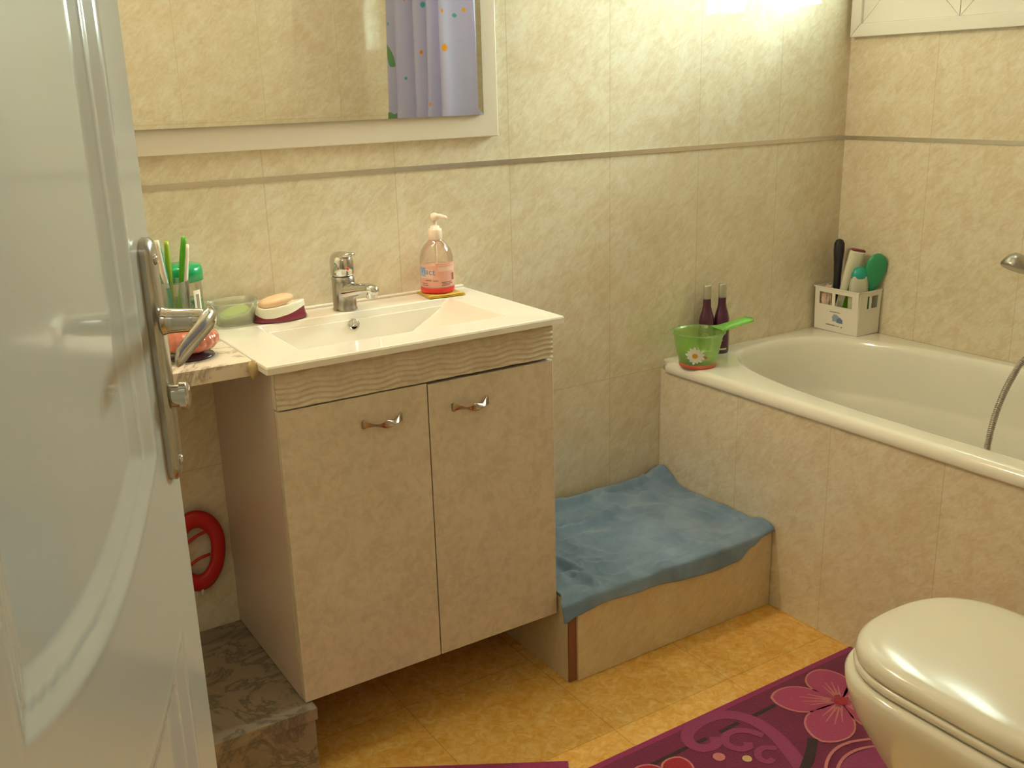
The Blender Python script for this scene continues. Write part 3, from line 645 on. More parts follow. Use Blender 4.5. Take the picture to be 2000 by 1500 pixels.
# ------------------------------------------------------------------ hand soap bottle on a cloth
yc = thing('folded_cloth', (-1.437, -.056, .8600), 'folded mustard yellow cloth under the hand soap bottle', 'cloth')
g = G(); cc = Vector((-1.437, -.056, .8602))
for k, (z0, z1, s) in enumerate(((0, .0028, 1.0), (.0030, .0062, .97))):
    def f(u, v, top=z1, s=s):
        a, b_ = (u-.5)*.088*s, (v-.5)*.082*s; x = a*math.cos(-.10)-b_*math.sin(-.10); y = a*math.sin(-.10)+b_*math.cos(-.10)
        e = max(abs(u-.5), abs(v-.5))*2; return cc+Vector((x, y, top*(1-.25*ssn(.9, 1, e))+.0008*math.sin(9*u+4*v)*ssn(.75, 1, e)))
    n0 = len(g.v); g.grid(f, 14, 14)
    def f0(u, v): p = f(u, v); return Vector((p.x, p.y, cc.z+z0))
    g.grid(f0, 14, 14)
    edge = [(u/14, 0) for u in range(15)]+[(1, v/14) for v in range(1, 15)]+[(u/14, 1) for u in range(13, -1, -1)]+[(0, v/14) for v in range(13, 0, -1)]
    g.loft([[f0(*e) for e in edge], [(f(*e)+f0(*e))/2+((f(*e)-cc)*.012) for e in edge], [f(*e) for e in edge]], cap=(False, False))
g.build('cloth', M_YELLOW, yc)
HC = Vector((-1.442, -.052, .8668)); hb = thing('soap_dispenser', HC, 'clear pump bottle of pink hand soap at the right rear of the washbasin', 'bottle')
body = [(.0005, 0), (.036, .0), (.0385, .004), (.0388, .014), (.0385, .072), (.0372, .084), (.0335, .097), (.027, .108), (.019, .116), (.0148, .120), (.0142, .124)]
G().loft(cone_rings(body, HC), cap=(False, True)).build('bottle_shell', M_CLEARB, hb)
G().loft(cone_rings([(.034, .002), (.0368, .006), (.0372, .012), (.0372, .062), (.034, .0625)], HC)).build('liquid_soap', M_PINKGEL, hb)
G().loft(cone_rings([(.0368, .0008), (.0391, .004), (.0392, .0125), (.0388, .0130)], HC)).build('red_band', M_RED, hb)
G().loft(cone_rings([(.0150, .118), (.0152, .124), (.0156, .125), (.0156, .142), (.0142, .145), (.0110, .146), (.0100, .151), (.0060, .152), (.0045, .1525), (.0045, .164)], HC)).build('collar', M_PUMP, hb)
g = G(); g.loft(cone_rings([(.006, .163), (.0095, .165), (.0100, .172), (.0085, .178), (.004, .180)], HC)); g.tube([HC+Vector((0, 0, .171)), HC+Vector((.008, -.010, .174)), HC+Vector((.016, -.021, .171)), HC+Vector((.018, -.024, .166))], [(.006, .005), (.0055, .0045), (.0045, .004), (.004, .0035)], 12)
g.build('pump_head', M_PUMP, hb); G().tube([HC+Vector((0, 0, .006)), HC+Vector((0, 0, .120))], .0022, 8).build('dip_tube', M_PUMP, hb)
g = G(); ca = math.atan2(CAM.y-HC.y, CAM.x-HC.x)
def lab(a0, a1, z0, z1, mi, r=.0392): V, F = arc_patch(HC, r, ca+a0, ca+a1, z0, z1, 12); g.add(V, F, mi)
lab(-1.35, -.05, .0155, .066, 0, .03905); lab(-.05, 1.45, .0155, .069, 0, .03905)
lab(-.10, 1.35, .016, .071, 2, .03897)
lab(.05, 1.25, .052, .062, 1, .0393); lab(.05, 1.2, .0655, .0665, 1, .0393)
lab(-1.2, -.25, .036, .058, 3, .0392); lab(-1.35, -.72, .040, .062, 4, .0393)
V, F = text_mesh('Viact', .020)
def wrap(V, F, a_c, z_c, r, mi, shear=0, k=1): g.add([(HC.x+r*math.cos(ca+a_c+v.x/r*k), HC.y+r*math.sin(ca+a_c+v.x/r*k), HC.z+z_c+v.y+shear*v.x) for v in V], F, mi)
G_ = None
# the label runs left to right as seen from the room: angles grow anticlockwise, i.e. to the right
wrap(V, F, -.62, .052, .0396, 5, -.10)
for i, (a0, a1, z) in enumerate(((-.75, -.35, .031), (-.25, .05, .030), (-1.0, -.6, .024), (.25, .95, .026), (.3, 1.0, .0225), (.25, .8, .019), (-1., -.55, .0195))):
    lab(a0, a1, z, z+.0016, 6, .0394)
lab(.98, 1.25, .030, .046, 6, .0394)
g.build('label', [M_PINKLABEL, M_PALEPINK, M_PINKGEL, M_PALEPINK, M_BLUEL, M_BLUE, M_DARKP], hb, fixn=False)

# ------------------------------------------------------------------ step and towel
st = thing('tiled_step', (-1.04, -.22, 0), 'low cream tiled step between the cabinet and the bathtub', 'step')
G().box((-1.357, -.4330, 0), (-.7175, -.001, .2060), bev=.0008).build('step_body', M_TS, st)
G().box((-1.335, -.4445, .001), (-.7185, -.4331, .2060), bev=.0006).build('front_tile', M_TS, st)
G().box((-1.3565, -.4390, .001), (-1.3355, -.4332, .2055), bev=.0006).build('tile_edge', M_BROWN, st)
ST = .2065
hemx = [(-1.40, .182), (-1.353, .180), (-1.332, .186), (-1.266, .190), (-1.146, .187), (-1.018, .176), (-.917, .166), (-.86, .172), (-.80, .196), (-.76, .207), (-.70, .207)]
def hem(x):
    for (a, za), (b_, zb) in zip(hemx, hemx[1:]):
        if x <= b_: k = (x-a)/(b_-a); k = k*k*(3-2*k); return za+(zb-za)*k
    return .207
FOLDS = [((-1.36, -.10), (-1.20, -.16), (-.98, -.13), .013, .020), ((-1.33, -.30), (-1.25, -.20), (-1.18, -.12), .010, .016), ((-1.36, -.22), (-1.30, -.24), (-1.26, -.36), .012, .015), ((-1.35, -.38), (-1.29, -.35), (-1.27, -.42), .010, .014),
         ((-1.22, -.04), (-1.0, -.03), (-.80, -.03), .014, .014), ((-.98, -.13), (-.86, -.18), (-.80, -.30), .007, .016), ((-.86, -.10), (-.79, -.20), (-.76, -.36), .008, .012), ((-1.20, -.425), (-1.05, -.395), (-.86, -.385), .004, .016), ((-1.12, -.44), (-1.0, -.42), (-.80, -.40), .003, .008), ((-.95, -.05), (-.84, -.12), (-.74, -.16), .009, .013)]
FOLDS = [(a, b_, c, h*1.45, w*.80) for a, b_, c, h, w in FOLDS]
SA, SB, SH, SW, SI = [], [], [], [], []
for k, f in enumerate(FOLDS):
    P = [(p.x, p.y) for p in smooth_path([(*q, 0) for q in f[:3]], 8)]
    for a, b_ in zip(P, P[1:]): SA.append(a); SB.append(b_); SI.append(k)
SA, SB, SI = np.array(SA), np.array(SB), np.array(SI); SD = SB-SA; SL = (SD**2).sum(1)
FA_, FW = np.array([f[3] for f in FOLDS]), np.array([f[4] for f in FOLDS])
def fold_h(x, y):
    q = np.array((x, y)); t_ = np.clip(((q-SA)*SD).sum(1)/SL, 0, 1); d2 = ((SA+SD*t_[:, None]-q)**2).sum(1)
    dm = np.array([d2[SI == k].min() for k in range(len(FOLDS))]); h = float((FA_*np.exp(-dm/FW**2)).sum())
    k = .35+.65*ssn(-.95, -1.25, x)
    rd = lambda a, b_, c: (1-abs(noise.noise(Vector((a, b_, c)))*2.2))
    h += k*.0150*max(0, rd(x*6+y*3, y*9-x*2, 1.3)-.45)+k*.0080*max(0, rd(x*15-y*8, y*14+x*6, 4.1)-.4)+.0045*noise.noise(Vector((x*20, y*22, 4)))
    return h
def towel(u, v):
    x = -1.3585+u*(.6385); L = .452; D = 0.
    hz = hem(x); drop = max(0, ST-hz); tot = .430+drop+.012; s = v*tot
    yb = -.006-.010*(1+math.sin(9*x))*.5-.045*ssn(-.86, -1.3, x)*.6
    if x > -.72: pass
    lift = 0
    if s < .425:
        y = yb-(s/.425)*(.440+yb); z = ST+.0055+max(0, fold_h(x, y)); 
    else:
        t = min(1, (s-.425)/.020); y = -.440-.0125*math.sin(t*PI/2); z = ST+.0055+max(0, fold_h(x, -.44))*(1-t)-(1-math.cos(t*PI/2))*.006-max(0, s-.437)
        y -= .006*ssn(.437, .47, s)*(.5+.5*math.sin(x*37+1))
    # back right corner bunched up against the bath panel; right front corner lifted
    c = Vector((x+.735, y+.03)).length; z += .030*math.exp(-(c/.045)**2)
    c = Vector((x+.735, y+.42)).length; z += .016*math.exp(-(c/.035)**2)
    if x > -.73: z += .004
    k = ssn(-1.30, -1.357, x)*ssn(-.408, -.45, y) if y < -.408 else 0   # front left corner sags past the step
    x -= .024*k; z -= .004*k; z += .012*ssn(-.12, -.02, y)
    x = min(x, -.7205)
    return (x, min(y, -.004), z)
g = G(); g.grid(towel, 220, 170); o = g.build('towel', M_TOWEL, solid=.0030); tag(o, 'crumpled blue towel draped over the tiled step', 'towel')
g = G().box((-.8, -.0, 0), (-.772, -.0008, .02)); 
tg_ = G(); tg_.grid(lambda u, v: (-.770+.028*u, -.030-.016*v, ST+.030+.012*u-.010*v+.003*math.sin(4*u)), 6, 4); tg_.build('care_tag', M_BRUSHW, o, solid=.0006)

# ------------------------------------------------------------------ bath panel and bathtub
ZR = .570
tb = thing('bathtub', (-.355, -.86, .10), 'white enamel bathtub with a cream tiled front panel under the window', 'bathtub')
G().box((-T, YC+.001, 0), (-T+.05, -.001, .540)).build('front_panel', M_TP, tb)['label'] = 'cream tiled front panel'
CXB, CYB = -.352, -.868; AX, AY = .303, .812
def tring(k, z, n=96, p=3.0, dy=0, kx=None):
    return [(CXB+AX*(kx or k)*sgnpow(math.cos(q), 2/p), CYB+dy+(AY-AX*(1-k)*1.0)*sgnpow(math.sin(q), 2/p), z) for q in (2*PI*j/n for j in range(n))]
def oring(x0, x1, y0, y1, r, z, ref):
    out = []
    cx, cy = (x0+x1)/2, (y0+y1)/2
    for px, py, _ in ref:      # ray from centre through ref point onto rounded rectangle
        dx, dy = px-CXB, py-CYB; t = min([((x1 if dx > 0 else x0)-CXB)/dx if abs(dx) > 1e-9 else 1e9, ((y1 if dy > 0 else y0)-CYB)/dy if abs(dy) > 1e-9 else 1e9])
        X, Y = CXB+dx*t, CYB+dy*t
        for ccx, ccy in ((x0+r, y0+r), (x0+r, y1-r), (x1-r, y0+r), (x1-r, y1-r)):
            if (X < ccx if ccx < cx else X > ccx) and (Y < ccy if ccy < cy else Y > ccy):
                v = Vector((X-ccx, Y-ccy)).normalized()*r; X, Y = ccx+v.x, ccy+v.y
        out.append((X, Y, z))
    return out
ref = tring(1, 0); x0, x1, y0, y1 = -T-.008, -.0015, YC+.002, -.0015
rings = [oring(x0+.012, x1, y0, y1, .002, .5415, ref), oring(x0+.003, x1, y0, y1, .002, .5375, ref), oring(x0, x1, y0, y1, .002, .542, ref), oring(x0, x1, y0, y1, .002, .553, ref), oring(x0+.004, x1, y0, y1, .003, .563, ref), oring(x0+.012, x1-.002, y0+.003, y1-.001, .004, ZR-.001, ref), oring(x0+.022, x1-.01, y0+.012, y1-.004, .006, ZR, ref),
         tring(1.035, ZR+.001), tring(1.012, ZR-.000), tring(.992, ZR-.006), tring(.975, ZR-.020), tring(.955, .49), tring(.935, .42), tring(.928, .405), tring(.905, .395), tring(.875, .33), tring(.83, .22), tring(.79, .165), tring(.70, .140), tring(.4, .135), tring(.02, .132)]
g = G(); g.loft(rings, cap=(False, True)); g.build('tub_shell', M_ENAMEL, tb)
# shower mixer on the long wall (mostly outside the frame), hand shower, hose
mx = thing('bath_mixer', (0, -.94, .75), 'chrome bath mixer on the wall above the bathtub', 'faucet')
g = G(); g.tube([(-.055, -1.02, .76), (-.055, -.86, .76)], .022, 20); 
for y in (-1.0, -.88): g.tube([(0, y, .76), (-.055, y, .76)], .016, 16)
g.tube([(-.055, -.94, .75), (-.15, -.94, .735), (-.17, -.94, .715)], .012, 14); g.build('mixer_body', M_CHROME, mx)
g = G(); g.tube([(-.055, -.94, .775), (-.06, -.94, .80), (-.09, -.94, .82)], .008); g.build('cradle', M_CHROME, mx)
sw = thing('hand_shower', (-.12, -.75, .84), 'grey hand shower head by the right wall above the bathtub', 'shower head')
g = G(); hcn = Vector((-.150, -.672, .858)); hn = Vector((-.42, .10, -.90)).normalized(); ha = hn.cross(Vector((0, 1, 0))).normalized(); hb_ = hn.cross(ha)
g.loft([[hcn+hn*h+ha*r*math.cos(q)+hb_*r*math.sin(q) for q in (2*PI*k/32 for k in range(32))] for r, h in ((.003, -.030), (.014, -.028), (.024, -.020), (.031, -.009), (.0345, .002), (.0345, .008), (.031, .011), (.005, .011))])
g.tube(smooth_path([hcn-hn*.010+Vector((0, -.012, 0)), (-.130, -.75, .858), (-.105, -.85, .848), (-.085, -.95, .838)], 5), [(.012, .010)]*6+[(.011, .011)]*10, 16); g.build('head', M_CHROME2, sw)
hs = smooth_path([(-.085, -.955, .838), (-.10, -1.03, .80), (-.20, -1.03, .74), (-.36, -.955, .745), (-.45, -.905, .722), (-.485, -.893, .680), (-.53, -.897, .628), (-.570, -.908, .570), (-.585, -.918, .515), (-.575, -.95, .40), (-.55, -1.02, .25), (-.45, -1.15, .165), (-.30, -1.10, .155), (-.12, -1.02, .28), (-.09, -.98, .55), (-.075, -.96, .735)], 60)
g = G(); g.tube(hs, [.0073 if i % 4 < 2 else .0050 for i in range(len(hs))], 12); tag(g.build('shower_hose', M_HOSE), 'ribbed steel shower hose hanging into the bathtub', 'hose')

# ------------------------------------------------------------------ dipper cup
KC = Vector((-.681, -.113, ZR+.0008)); cu = thing('dipper_cup', KC, 'green translucent dipper cup with a daisy on the bathtub corner', 'cup')
prof = [(.0005, .006), (.047, .004), (.050, .008), (.0605, .055), (.0670, .088), (.0680, .092), (.0735, .093), (.0745, .0955), (.0730, .0975), (.0680, .0970), (.0655, .090), (.0570, .055), (.0485, .010), (.0005, .009)]
G().loft(cone_rings(prof, KC, 64), cap=(False, False)).build('cup_body', M_GREENP, cu)
G().loft(cone_rings([(.040, .0), (.0485, .0), (.0505, .003), (.0512, .010), (.0500, .0115)], KC, 64), cap=(True, False)).build('red_base', M_REDBAND, cu)
hd = Vector((.885, -.465, 0)).normalized(); hd = Vector((.93, -.10, 0)).normalized(); hw = Vector((-hd.y, hd.x, 0))
g = G(); secs = [(.058, .034, .096), (.072, .026, .0965), (.090, .020, .099), (.112, .0195, .102), (.136, .021, .106), (.158, .023, .109), (.172, .023, .111)]
g.loft([[KC+hd*d+hw*w*s+Vector((0, 0, z+h)) for s, h in ((-1, -.006), (-.92, .001), (-.6, .0035), (.6, .0035), (.92, .001), (1, -.006), (.93, -.006), (.8, -.0005), (-.8, -.0005), (-.93, -.006))] for d, w, z in secs])
g.build('cup_handle', M_GREENP2, cu)
kca = math.atan2(CAM.y-KC.y, CAM.x-KC.x)
def on_cup(dx, dz, lift=.0006):
    z = .040+dz; r = .050+.0105*(z-.008)/.047+lift; a = kca-.12+dx/.055; return (KC.x+r*math.cos(a), KC.y+r*math.sin(a), KC.z+z)
g = G(); 
for k in range(13):
    a = 2*PI*k/13+.15; L = .0250+.0022*math.sin(k*2.3); w = .0050
    out = [(0.004, 0)]+[(.004+(L-.004)*t_, w*math.sin(PI*min(1, t_*1.0))**.6*(1 if t_ < 1 else 0)) for t_ in (.25, .5, .75, .93)]
    poly = out+[(L, 0)]+[(x, -y) for x, y in reversed(out[1:])]
    g.add([on_cup(x*math.cos(a)-y*math.sin(a), x*math.sin(a)+y*math.cos(a), .0006+.0002*(k % 2)) for x, y in poly], [tuple(range(len(poly)))], 0)
g.add([on_cup(.0072*math.cos(2*PI*k/20), .0072*math.sin(2*PI*k/20), .0014) for k in range(20)], [tuple(range(20))], 1)
for k, (dx, dz, r_) in enumerate(((.022, -.010, .006), (.028, -.006, .005), (-.004, -.022, .005))):
    g.add([on_cup(dx+r_*math.cos(2*PI*j/12), dz+.6*r_*math.sin(2*PI*j/12), .0005) for j in range(12)], [tuple(range(12))], 2 if k != 1 else 3)
g.build('daisy_print', [M_DAISY, M_DAISYC, M_BLUEL, M_REDBAND], cu, fixn=False)
# ------------------------------------------------------------------ two purple bottles
def purple(loc, label, rz):
    t_ = thing('hair_bottle', loc, label, 'bottle', 'purple bottles behind the dipper cup')
    L = Vector(loc)
    def ov(r, z, n=36): return [(L.x+r*math.cos(q), L.y+.82*r*math.sin(q), L.z+z) for q in (2*PI*k/n for k in range(n))]
    G().loft([ov(.022, .0005), ov(.0245, .003), ov(.0246, .040), ov(.0242, .085), ov(.0232, .100), ov(.0195, .115), ov(.0150, .128), ov(.0126, .140), ov(.0120, .1555), ov(.0118, .162)]).build('bottle_body', M_PURPLE, t_)
    G().loft([ov(.0126, .160), ov(.0128, .161), ov(.0122, .196), ov(.0112, .1985), ov(.001, .199)]).build('cap', M_CAPS, t_)
    a0 = math.atan2(CAM.y-L.y, CAM.x-L.x); g = G()
    def P(dx, z, lift=.0005): a = a0+dx/.0235; return (L.x+(.0246+lift)*math.cos(a), L.y+.82*(.0246+lift)*math.sin(a), L.z+z)
    for i in range(14): g.add([P(-.020+.04*i/14, .011), P(-.020+.04*(i+1)/14, .011), P(-.020+.04*(i+1)/14, .0155), P(-.020+.04*i/14, .0155)], [(0, 1, 2, 3)], 0)
    g.build('pale_band', M_CREAMBAND, t_, fixn=False); g = G()
    for cx, cz, r, w, a_, b_ in ((0, .055, .0085, .0016, -2.2, 2.6), (.001, .055, .0045, .0012, -1., 3.2), (.0, .0335, .008, .0013, .4, 1.6)):
        for i in range(16):
            q0, q1 = a_+(b_-a_)*i/16, a_+(b_-a_)*(i+1)/16
            g.add([P(cx+(r+s*w)*math.cos(q), cz+(r+s*w)*math.sin(q)) for q, s in ((q0, 0), (q1, 0), (q1, 1), (q0, 1))], [(0, 1, 2, 3)], 0)
    g.build('logo', [M_LOGO], t_, fixn=False)
purple((-.534, -.050, ZR+.001), 'purple bottle with silver cap, the right one behind the dipper cup', 0)
purple((-.5825, -.040, ZR+.001), 'purple bottle with silver cap, the left one behind the dipper cup', 0)

# ------------------------------------------------------------------ caddy in the corner
QC = Vector((-.055, -.097, ZR+.0015)); kd = thing('bath_caddy', QC, 'white plastic bath basket in the corner of the bathtub', 'basket')
cx0, cx1, cy0, cy1 = -.102, -.006, -.176, -.014; hgt = .134; th = .0022
g = G(); z0 = QC.z; fl = lambda z: (z/hgt)*.004
def wallseg(p, q, segs):
    """vertical wall from p to q; segs: list of (u0,u1,z0,z1) solid pieces"""
    p, q = Vector((*p, 0)), Vector((*q, 0)); d = q-p; n_ = Vector((d.y, -d.x, 0)).normalized()
    for u0, u1, a, b_ in segs:
        V = []
        for off in (0, -th):
            for u, z in ((u0, a), (u1, a), (u1, b_), (u0, b_)): V.append(p+d*u+n_*(off+fl(z))+Vector((0, 0, z0+z)))
        g.add(V, [(0, 1, 2, 3), (7, 6, 5, 4), (0, 4, 5, 1), (1, 5, 6, 2), (2, 6, 7, 3), (3, 7, 4, 0)])
def segs(holes, za=.080, zb=.118):
    out = [(0, 1, 0, za), (0, 1, zb, hgt)]; u = 0
    for a, b_ in holes: out.append((u, a, za, zb)); u = b_
    out.append((u, 1, za, zb)); return out
wallseg((cx0, cy1), (cx0, cy0), segs([(.10, .40), (.47, .86)])); wallseg((cx0, cy0), (cx1, cy0), segs([(.36, .46), (.56, .86)]))
wallseg((cx1, cy0), (cx1, cy1), segs([])); wallseg((cx1, cy1), (cx0, cy1), segs([])); g.box((cx0, cy0, z0), (cx1, cy1, z0+.002))
for (xa, ya), (xb, yb) in (((cx0-.006, cy0-.006), (cx1+.003, cy0-.002)), ((cx0-.006, cy1+.002), (cx1+.003, cy1+.006)), ((cx0-.006, cy0-.006), (cx0-.002, cy1+.006)), ((cx1, cy0-.006), (cx1+.003, cy1+.006))): g.box((xa, ya, z0+hgt-.004), (xb, yb, z0+hgt), bev=.0008)
g.build('basket', M_WHITEP, kd)
g = G()
def onf(y, z): return (cx0-.0006-fl(z), y, z0+z)
def rect(ya, yb, za, zb, mi): g.add([onf(ya, za), onf(yb, za), onf(yb, zb), onf(ya, zb)], [(0, 1, 2, 3)], mi)
rect(-.072, -.112, .060, .0625, 2); 
poly = [(-.084, .032), (-.082, .045), (-.088, .054), (-.098, .055), (-.108, .049), (-.116, .046), (-.122, .040), (-.122, .030), (-.108, .030), (-.096, .033)]
g.add([onf(y, z) for y, z in poly], [tuple(range(len(poly)))], 0); poly = [(-.100, .030), (-.100, .043), (-.112, .046), (-.121, .040), (-.121, .030)]
g.add([(p[0]-.0004, p[1], p[2]) for p in (onf(y, z) for y, z in poly)], [tuple(range(len(poly)))], 1)
rect(-.060, -.094, .018, .0215, 2); rect(-.096, -.110, .018, .020, 2); rect(-.116, -.121, .016, .020, 2)
g.build('basket_label', [M_BLUEL, M_BLUE, M_GREYP], kd, fixn=False)
zb = QC.z+.003
# contents
def frame_axes(d):
    d = Vector(d).normalized(); a = d.cross(Vector((0, 1, 0))).normalized(); return d, a, d.cross(a)
def obj_rings(base, d, prof, twist=0, n=32, p=2.6):
    """prof: (dist along axis, half width a, half depth b)"""
    d = Vector(d).normalized(); w = Vector((math.cos(twist), math.sin(twist), 0)); w = (w-d*w.dot(d)).normalized(); e = d.cross(w)
    return [[Vector(base)+d*h+w*a*sgnpow(math.cos(q), 2/p)+e*b_*sgnpow(math.sin(q), 2/p) for q in (2*PI*k/n for k in range(n))] for h, a, b_ in prof]
tw = math.atan2(r2.y, r2.x)
g = G(); g.loft(obj_rings((-.052, -.050, zb), (.01, .01, 1), [(0, .012, .010), (.08, .011, .009), (.16, .0115, .010), (.20, .0135, .012), (.235, .0165, .014), (.258, .0155, .013), (.268, .010, .008), (.271, .003, .002)], tw, p=2.1)); tag(g.build('bath_brush', M_BLACKP), 'black brush handle standing at the back of the bath basket', 'brush')
sb = thing('conditioner_bottle', (-.075, -.075, zb), 'white tilted bottle with a green label in the bath basket', 'bottle')
d_ = Vector((.22, -.21, 1)); d_ = (Vector((-.045, -.112, .80))-Vector((-.070, -.072, zb))).normalized()
bs = Vector((-.070, -.070, zb))
G().loft(obj_rings(bs, d_, [(0, .014, .009), (.006, .017, .011), (.12, .021, .012), (.20, .0238, .0125), (.240, .0234, .0115), (.247, .0218, .0105)], tw)).build('bottle_body', M_BOTW, sb)
G().loft(obj_rings(bs, d_, [(.2465, .0222, .011), (.249, .0228, .0112), (.252, .020, .009)], tw)).build('purple_edge', M_BURG, sb)
g = G(); w_ = Vector((math.cos(tw), math.sin(tw), 0)); w_ = (w_-d_*w_.dot(d_)).normalized(); e_ = d_.cross(w_); e_ = e_ if e_.dot(CAM-bs) > 0 else -e_
def lb(a, h, off=.0127): return bs+d_*h+w_*a+e_*off
g.add([lb(-.004, .05), lb(.0125, .05), lb(.0150, .185), lb(-.002, .185)], [(0, 1, 2, 3)], 0); g.add([lb(.0, .193, .0135), lb(.012, .193, .0135), lb(.012, .197, .0135), lb(.0, .197, .0135)], [(0, 1, 2, 3)], 1)
g.build('green_label', [M_GLABEL, M_GREYP], sb, fixn=False)
rb = thing('shower_gel_bottle', (-.07, -.14, zb), 'pale bottle with a domed teal cap at the front of the bath basket', 'bottle'); bb = (-.072, -.146, zb)
G().loft(obj_rings(bb, (.03, .02, 1), [(0, .020, .013), (.005, .026, .016), (.10, .0285, .016), (.145, .0275, .0155), (.168, .0235, .014), (.172, .023, .0135)], tw)).build('bottle_body', M_BOTM, rb)
G().loft(obj_rings(bb, (.03, .02, 1), [(.165, .0245, .0145), (.167, .0250, .015), (.180, .0235, .014), (.192, .0180, .0105), (.199, .009, .005), (.2005, .001, .001)], tw, p=2)).build('domed_cap', M_TEAL, rb)
g = G(); g.loft(obj_rings((-.036, -.142, zb+.02), (.04, -.16, 1), [(0, .006, .004), (.06, .007, .005), (.11, .012, .007), (.140, .025, .010), (.172, .0325, .011), (.198, .0305, .0105), (.214, .0205, .008), (.222, .007, .003)], tw, p=2.1)); tag(g.build('hair_brush', M_TEALG), 'sea green brush with a wide oval head leaning right in the bath basket', 'brush')
g = G(); g.loft(obj_rings((-.048, -.118, zb+.02), (.05, -.12, 1), [(0, .006, .003), (.12, .006, .003), (.175, .005, .0025), (.188, .002, .001)], tw, p=2.1)); tag(g.build('comb', M_TEALG), 'slim green comb handle beside the sea green brush', 'comb')
bm = bmesh.new(); bmesh.ops.create_icosphere(bm, subdivisions=5, radius=1)
for v in bm.verts:
    k = 1+.22*noise.noise(v.co*3.5)+.10*noise.noise(v.co*9); v.co = Vector((-.078+v.co.x*.020*k, -.038+v.co.y*.020*k, zb+.076+v.co.z*.055*k))
g = G(); g.bm(bm, 0, True); tag(g.build('bath_puff', M_FLUFF), 'pale pink bath puff in the left end of the bath basket', 'sponge')

# ------------------------------------------------------------------ toilet
wc = thing('toilet', (-1.19, -1.45, 0), 'ivory toilet with closed lid in front of the bathtub', 'toilet')
TX = -1.168; DYT = -.013
def wring(hw, yf, yb, z, n=96, pf=2.55, pb=6):
    out = []; yf += DYT; yc = yf-hw*.95 if yf-hw*.95 > yb else (yf+yb)/2
    for k in range(n):
        q = 2*PI*k/n; c, s = math.cos(q), math.sin(q)
        if s >= 0: out.append((TX+hw*sgnpow(c, 2/pf), yc+(yf-yc)*sgnpow(s, 2/pf), z))
        else: out.append((TX+hw*sgnpow(c, 2/pb), yc+(yc-yb)*sgnpow(s, 2/pb), z))
    return out
G().loft([wring(.105, -1.225, -1.62, .0005), wring(.107, -1.222, -1.62, .02), wring(.100, -1.235, -1.60, .10), wring(.112, -1.205, -1.58, .18), wring(.145, -1.150, -1.56, .26), wring(.170, -1.108, -1.555, .325), wring(.180, -1.094, -1.555, .368), wring(.1805, -1.092, -1.555, .386), wring(.176, -1.097, -1.555, .394), wring(.168, -1.105, -1.55, .396), wring(.120, -1.16, -1.50, .392), wring(.10, -1.20, -1.45, .32), wring(.05, -1.3, -1.4, .22)]).build('bowl', M_WC, wc)
G().loft([wring(.162, -1.111, -1.545, .3985), wring(.1685, -1.104, -1.545, .4005), wring(.1695, -1.103, -1.545, .407), wring(.168, -1.105, -1.545, .4125), wring(.164, -1.109, -1.543, .4135)]).build('seat', M_WCLID, wc)
G().loft([wring(.162, -1.112, -1.545, .4160), wring(.1675, -1.106, -1.545, .4178), wring(.1685, -1.105, -1.545, .423), wring(.1672, -1.1065, -1.545, .432), wring(.1645, -1.109, -1.543, .4385), wring(.158, -1.116, -1.538, .4432), wring(.147, -1.127, -1.53, .4455), wring(.125, -1.150, -1.51, .4470), wring(.085, -1.20, -1.47, .4482), wring(.01, -1.32, -1.34, .4490)]).build('lid', M_WCLID, wc)
G().box((TX-.09, -1.575, .396), (TX+.09, -1.548, .425), bev=.006, seg=3).build('hinge_block', M_WCLID, wc)
ci = G().box((TX-.19, YC+.004, .38), (TX+.19, -1.580, .74), bev=.02, seg=4).build('cistern', M_WC, wc)
G().box((TX-.197, YC+.002, .741), (TX+.197, -1.572, .772), bev=.010, seg=3).build('cistern_lid', M_WC, wc)
G().box((TX-.11, YC+.004, .02), (TX+.11, -1.57, .38), bev=.02, seg=3).build('back_column', M_WC, wc)

# ------------------------------------------------------------------ rugs
def petal(c, ang, L, w, k=1.0, n=30):
    out = []
    for i in range(n+1):
        t = i/n; out.append((t, math.sin(PI*t**.85)**.62*(.28+.72*t**.7)))
    mxw = max(q for _, q in out); pts = [(L*t, w*.5*q/mxw) for t, q in out]; pts = pts+[(x, -y) for x, y in reversed(pts[1:-1])]
    cx = L*.55; pts = [(cx+(x-cx)*k, y*k) for x, y in pts]
    ca_, sa_ = math.cos(ang), math.sin(ang); return [(c[0]+x*ca_-y*sa_, c[1]+x*sa_+y*ca_) for x, y in pts]
def band(pts, w, n=8):
    P = smooth_path([(*q, 0) for q in pts], n); L, R_ = [], []
    for i, p in enumerate(P):
        d = (P[min(i+1, len(P)-1)]-P[max(i-1, 0)]).normalized(); ww = (w[0]+(w[1]-w[0])*i/(len(P)-1))/2 if isinstance(w, tuple) else w/2
        L.append((p.x-d.y*ww, p.y+d.x*ww)); R_.append((p.x+d.y*ww, p.y-d.x*ww))
    return L, R_
def add_band(g, pts, w, z, mi):
    L, R_ = band(pts, w); n = len(L)
    V = [(x, y, z) for x, y in L]+[(x, y, z) for x, y in R_]+[(x, y, .008) for x, y in L]+[(x, y, .008) for x, y in R_]
    g.add(V, [(i, i+1, n+i+1, n+i) for i in range(n-1)], mi); g.add(V, [(i, i+1, 2*n+i+1, 2*n+i) for i in range(n-1)]+[(n+i, n+i+1, 3*n+i+1, 3*n+i) for i in range(n-1)], mi)
def clipped(poly, x0, x1, y0, y1): return [(min(max(x, x0), x1), min(max(y, y0), y1)) for x, y in poly]
RX0, RX1, RY0, RY1 = -1.530, -.724, -1.072, -.711; ZP = .0120
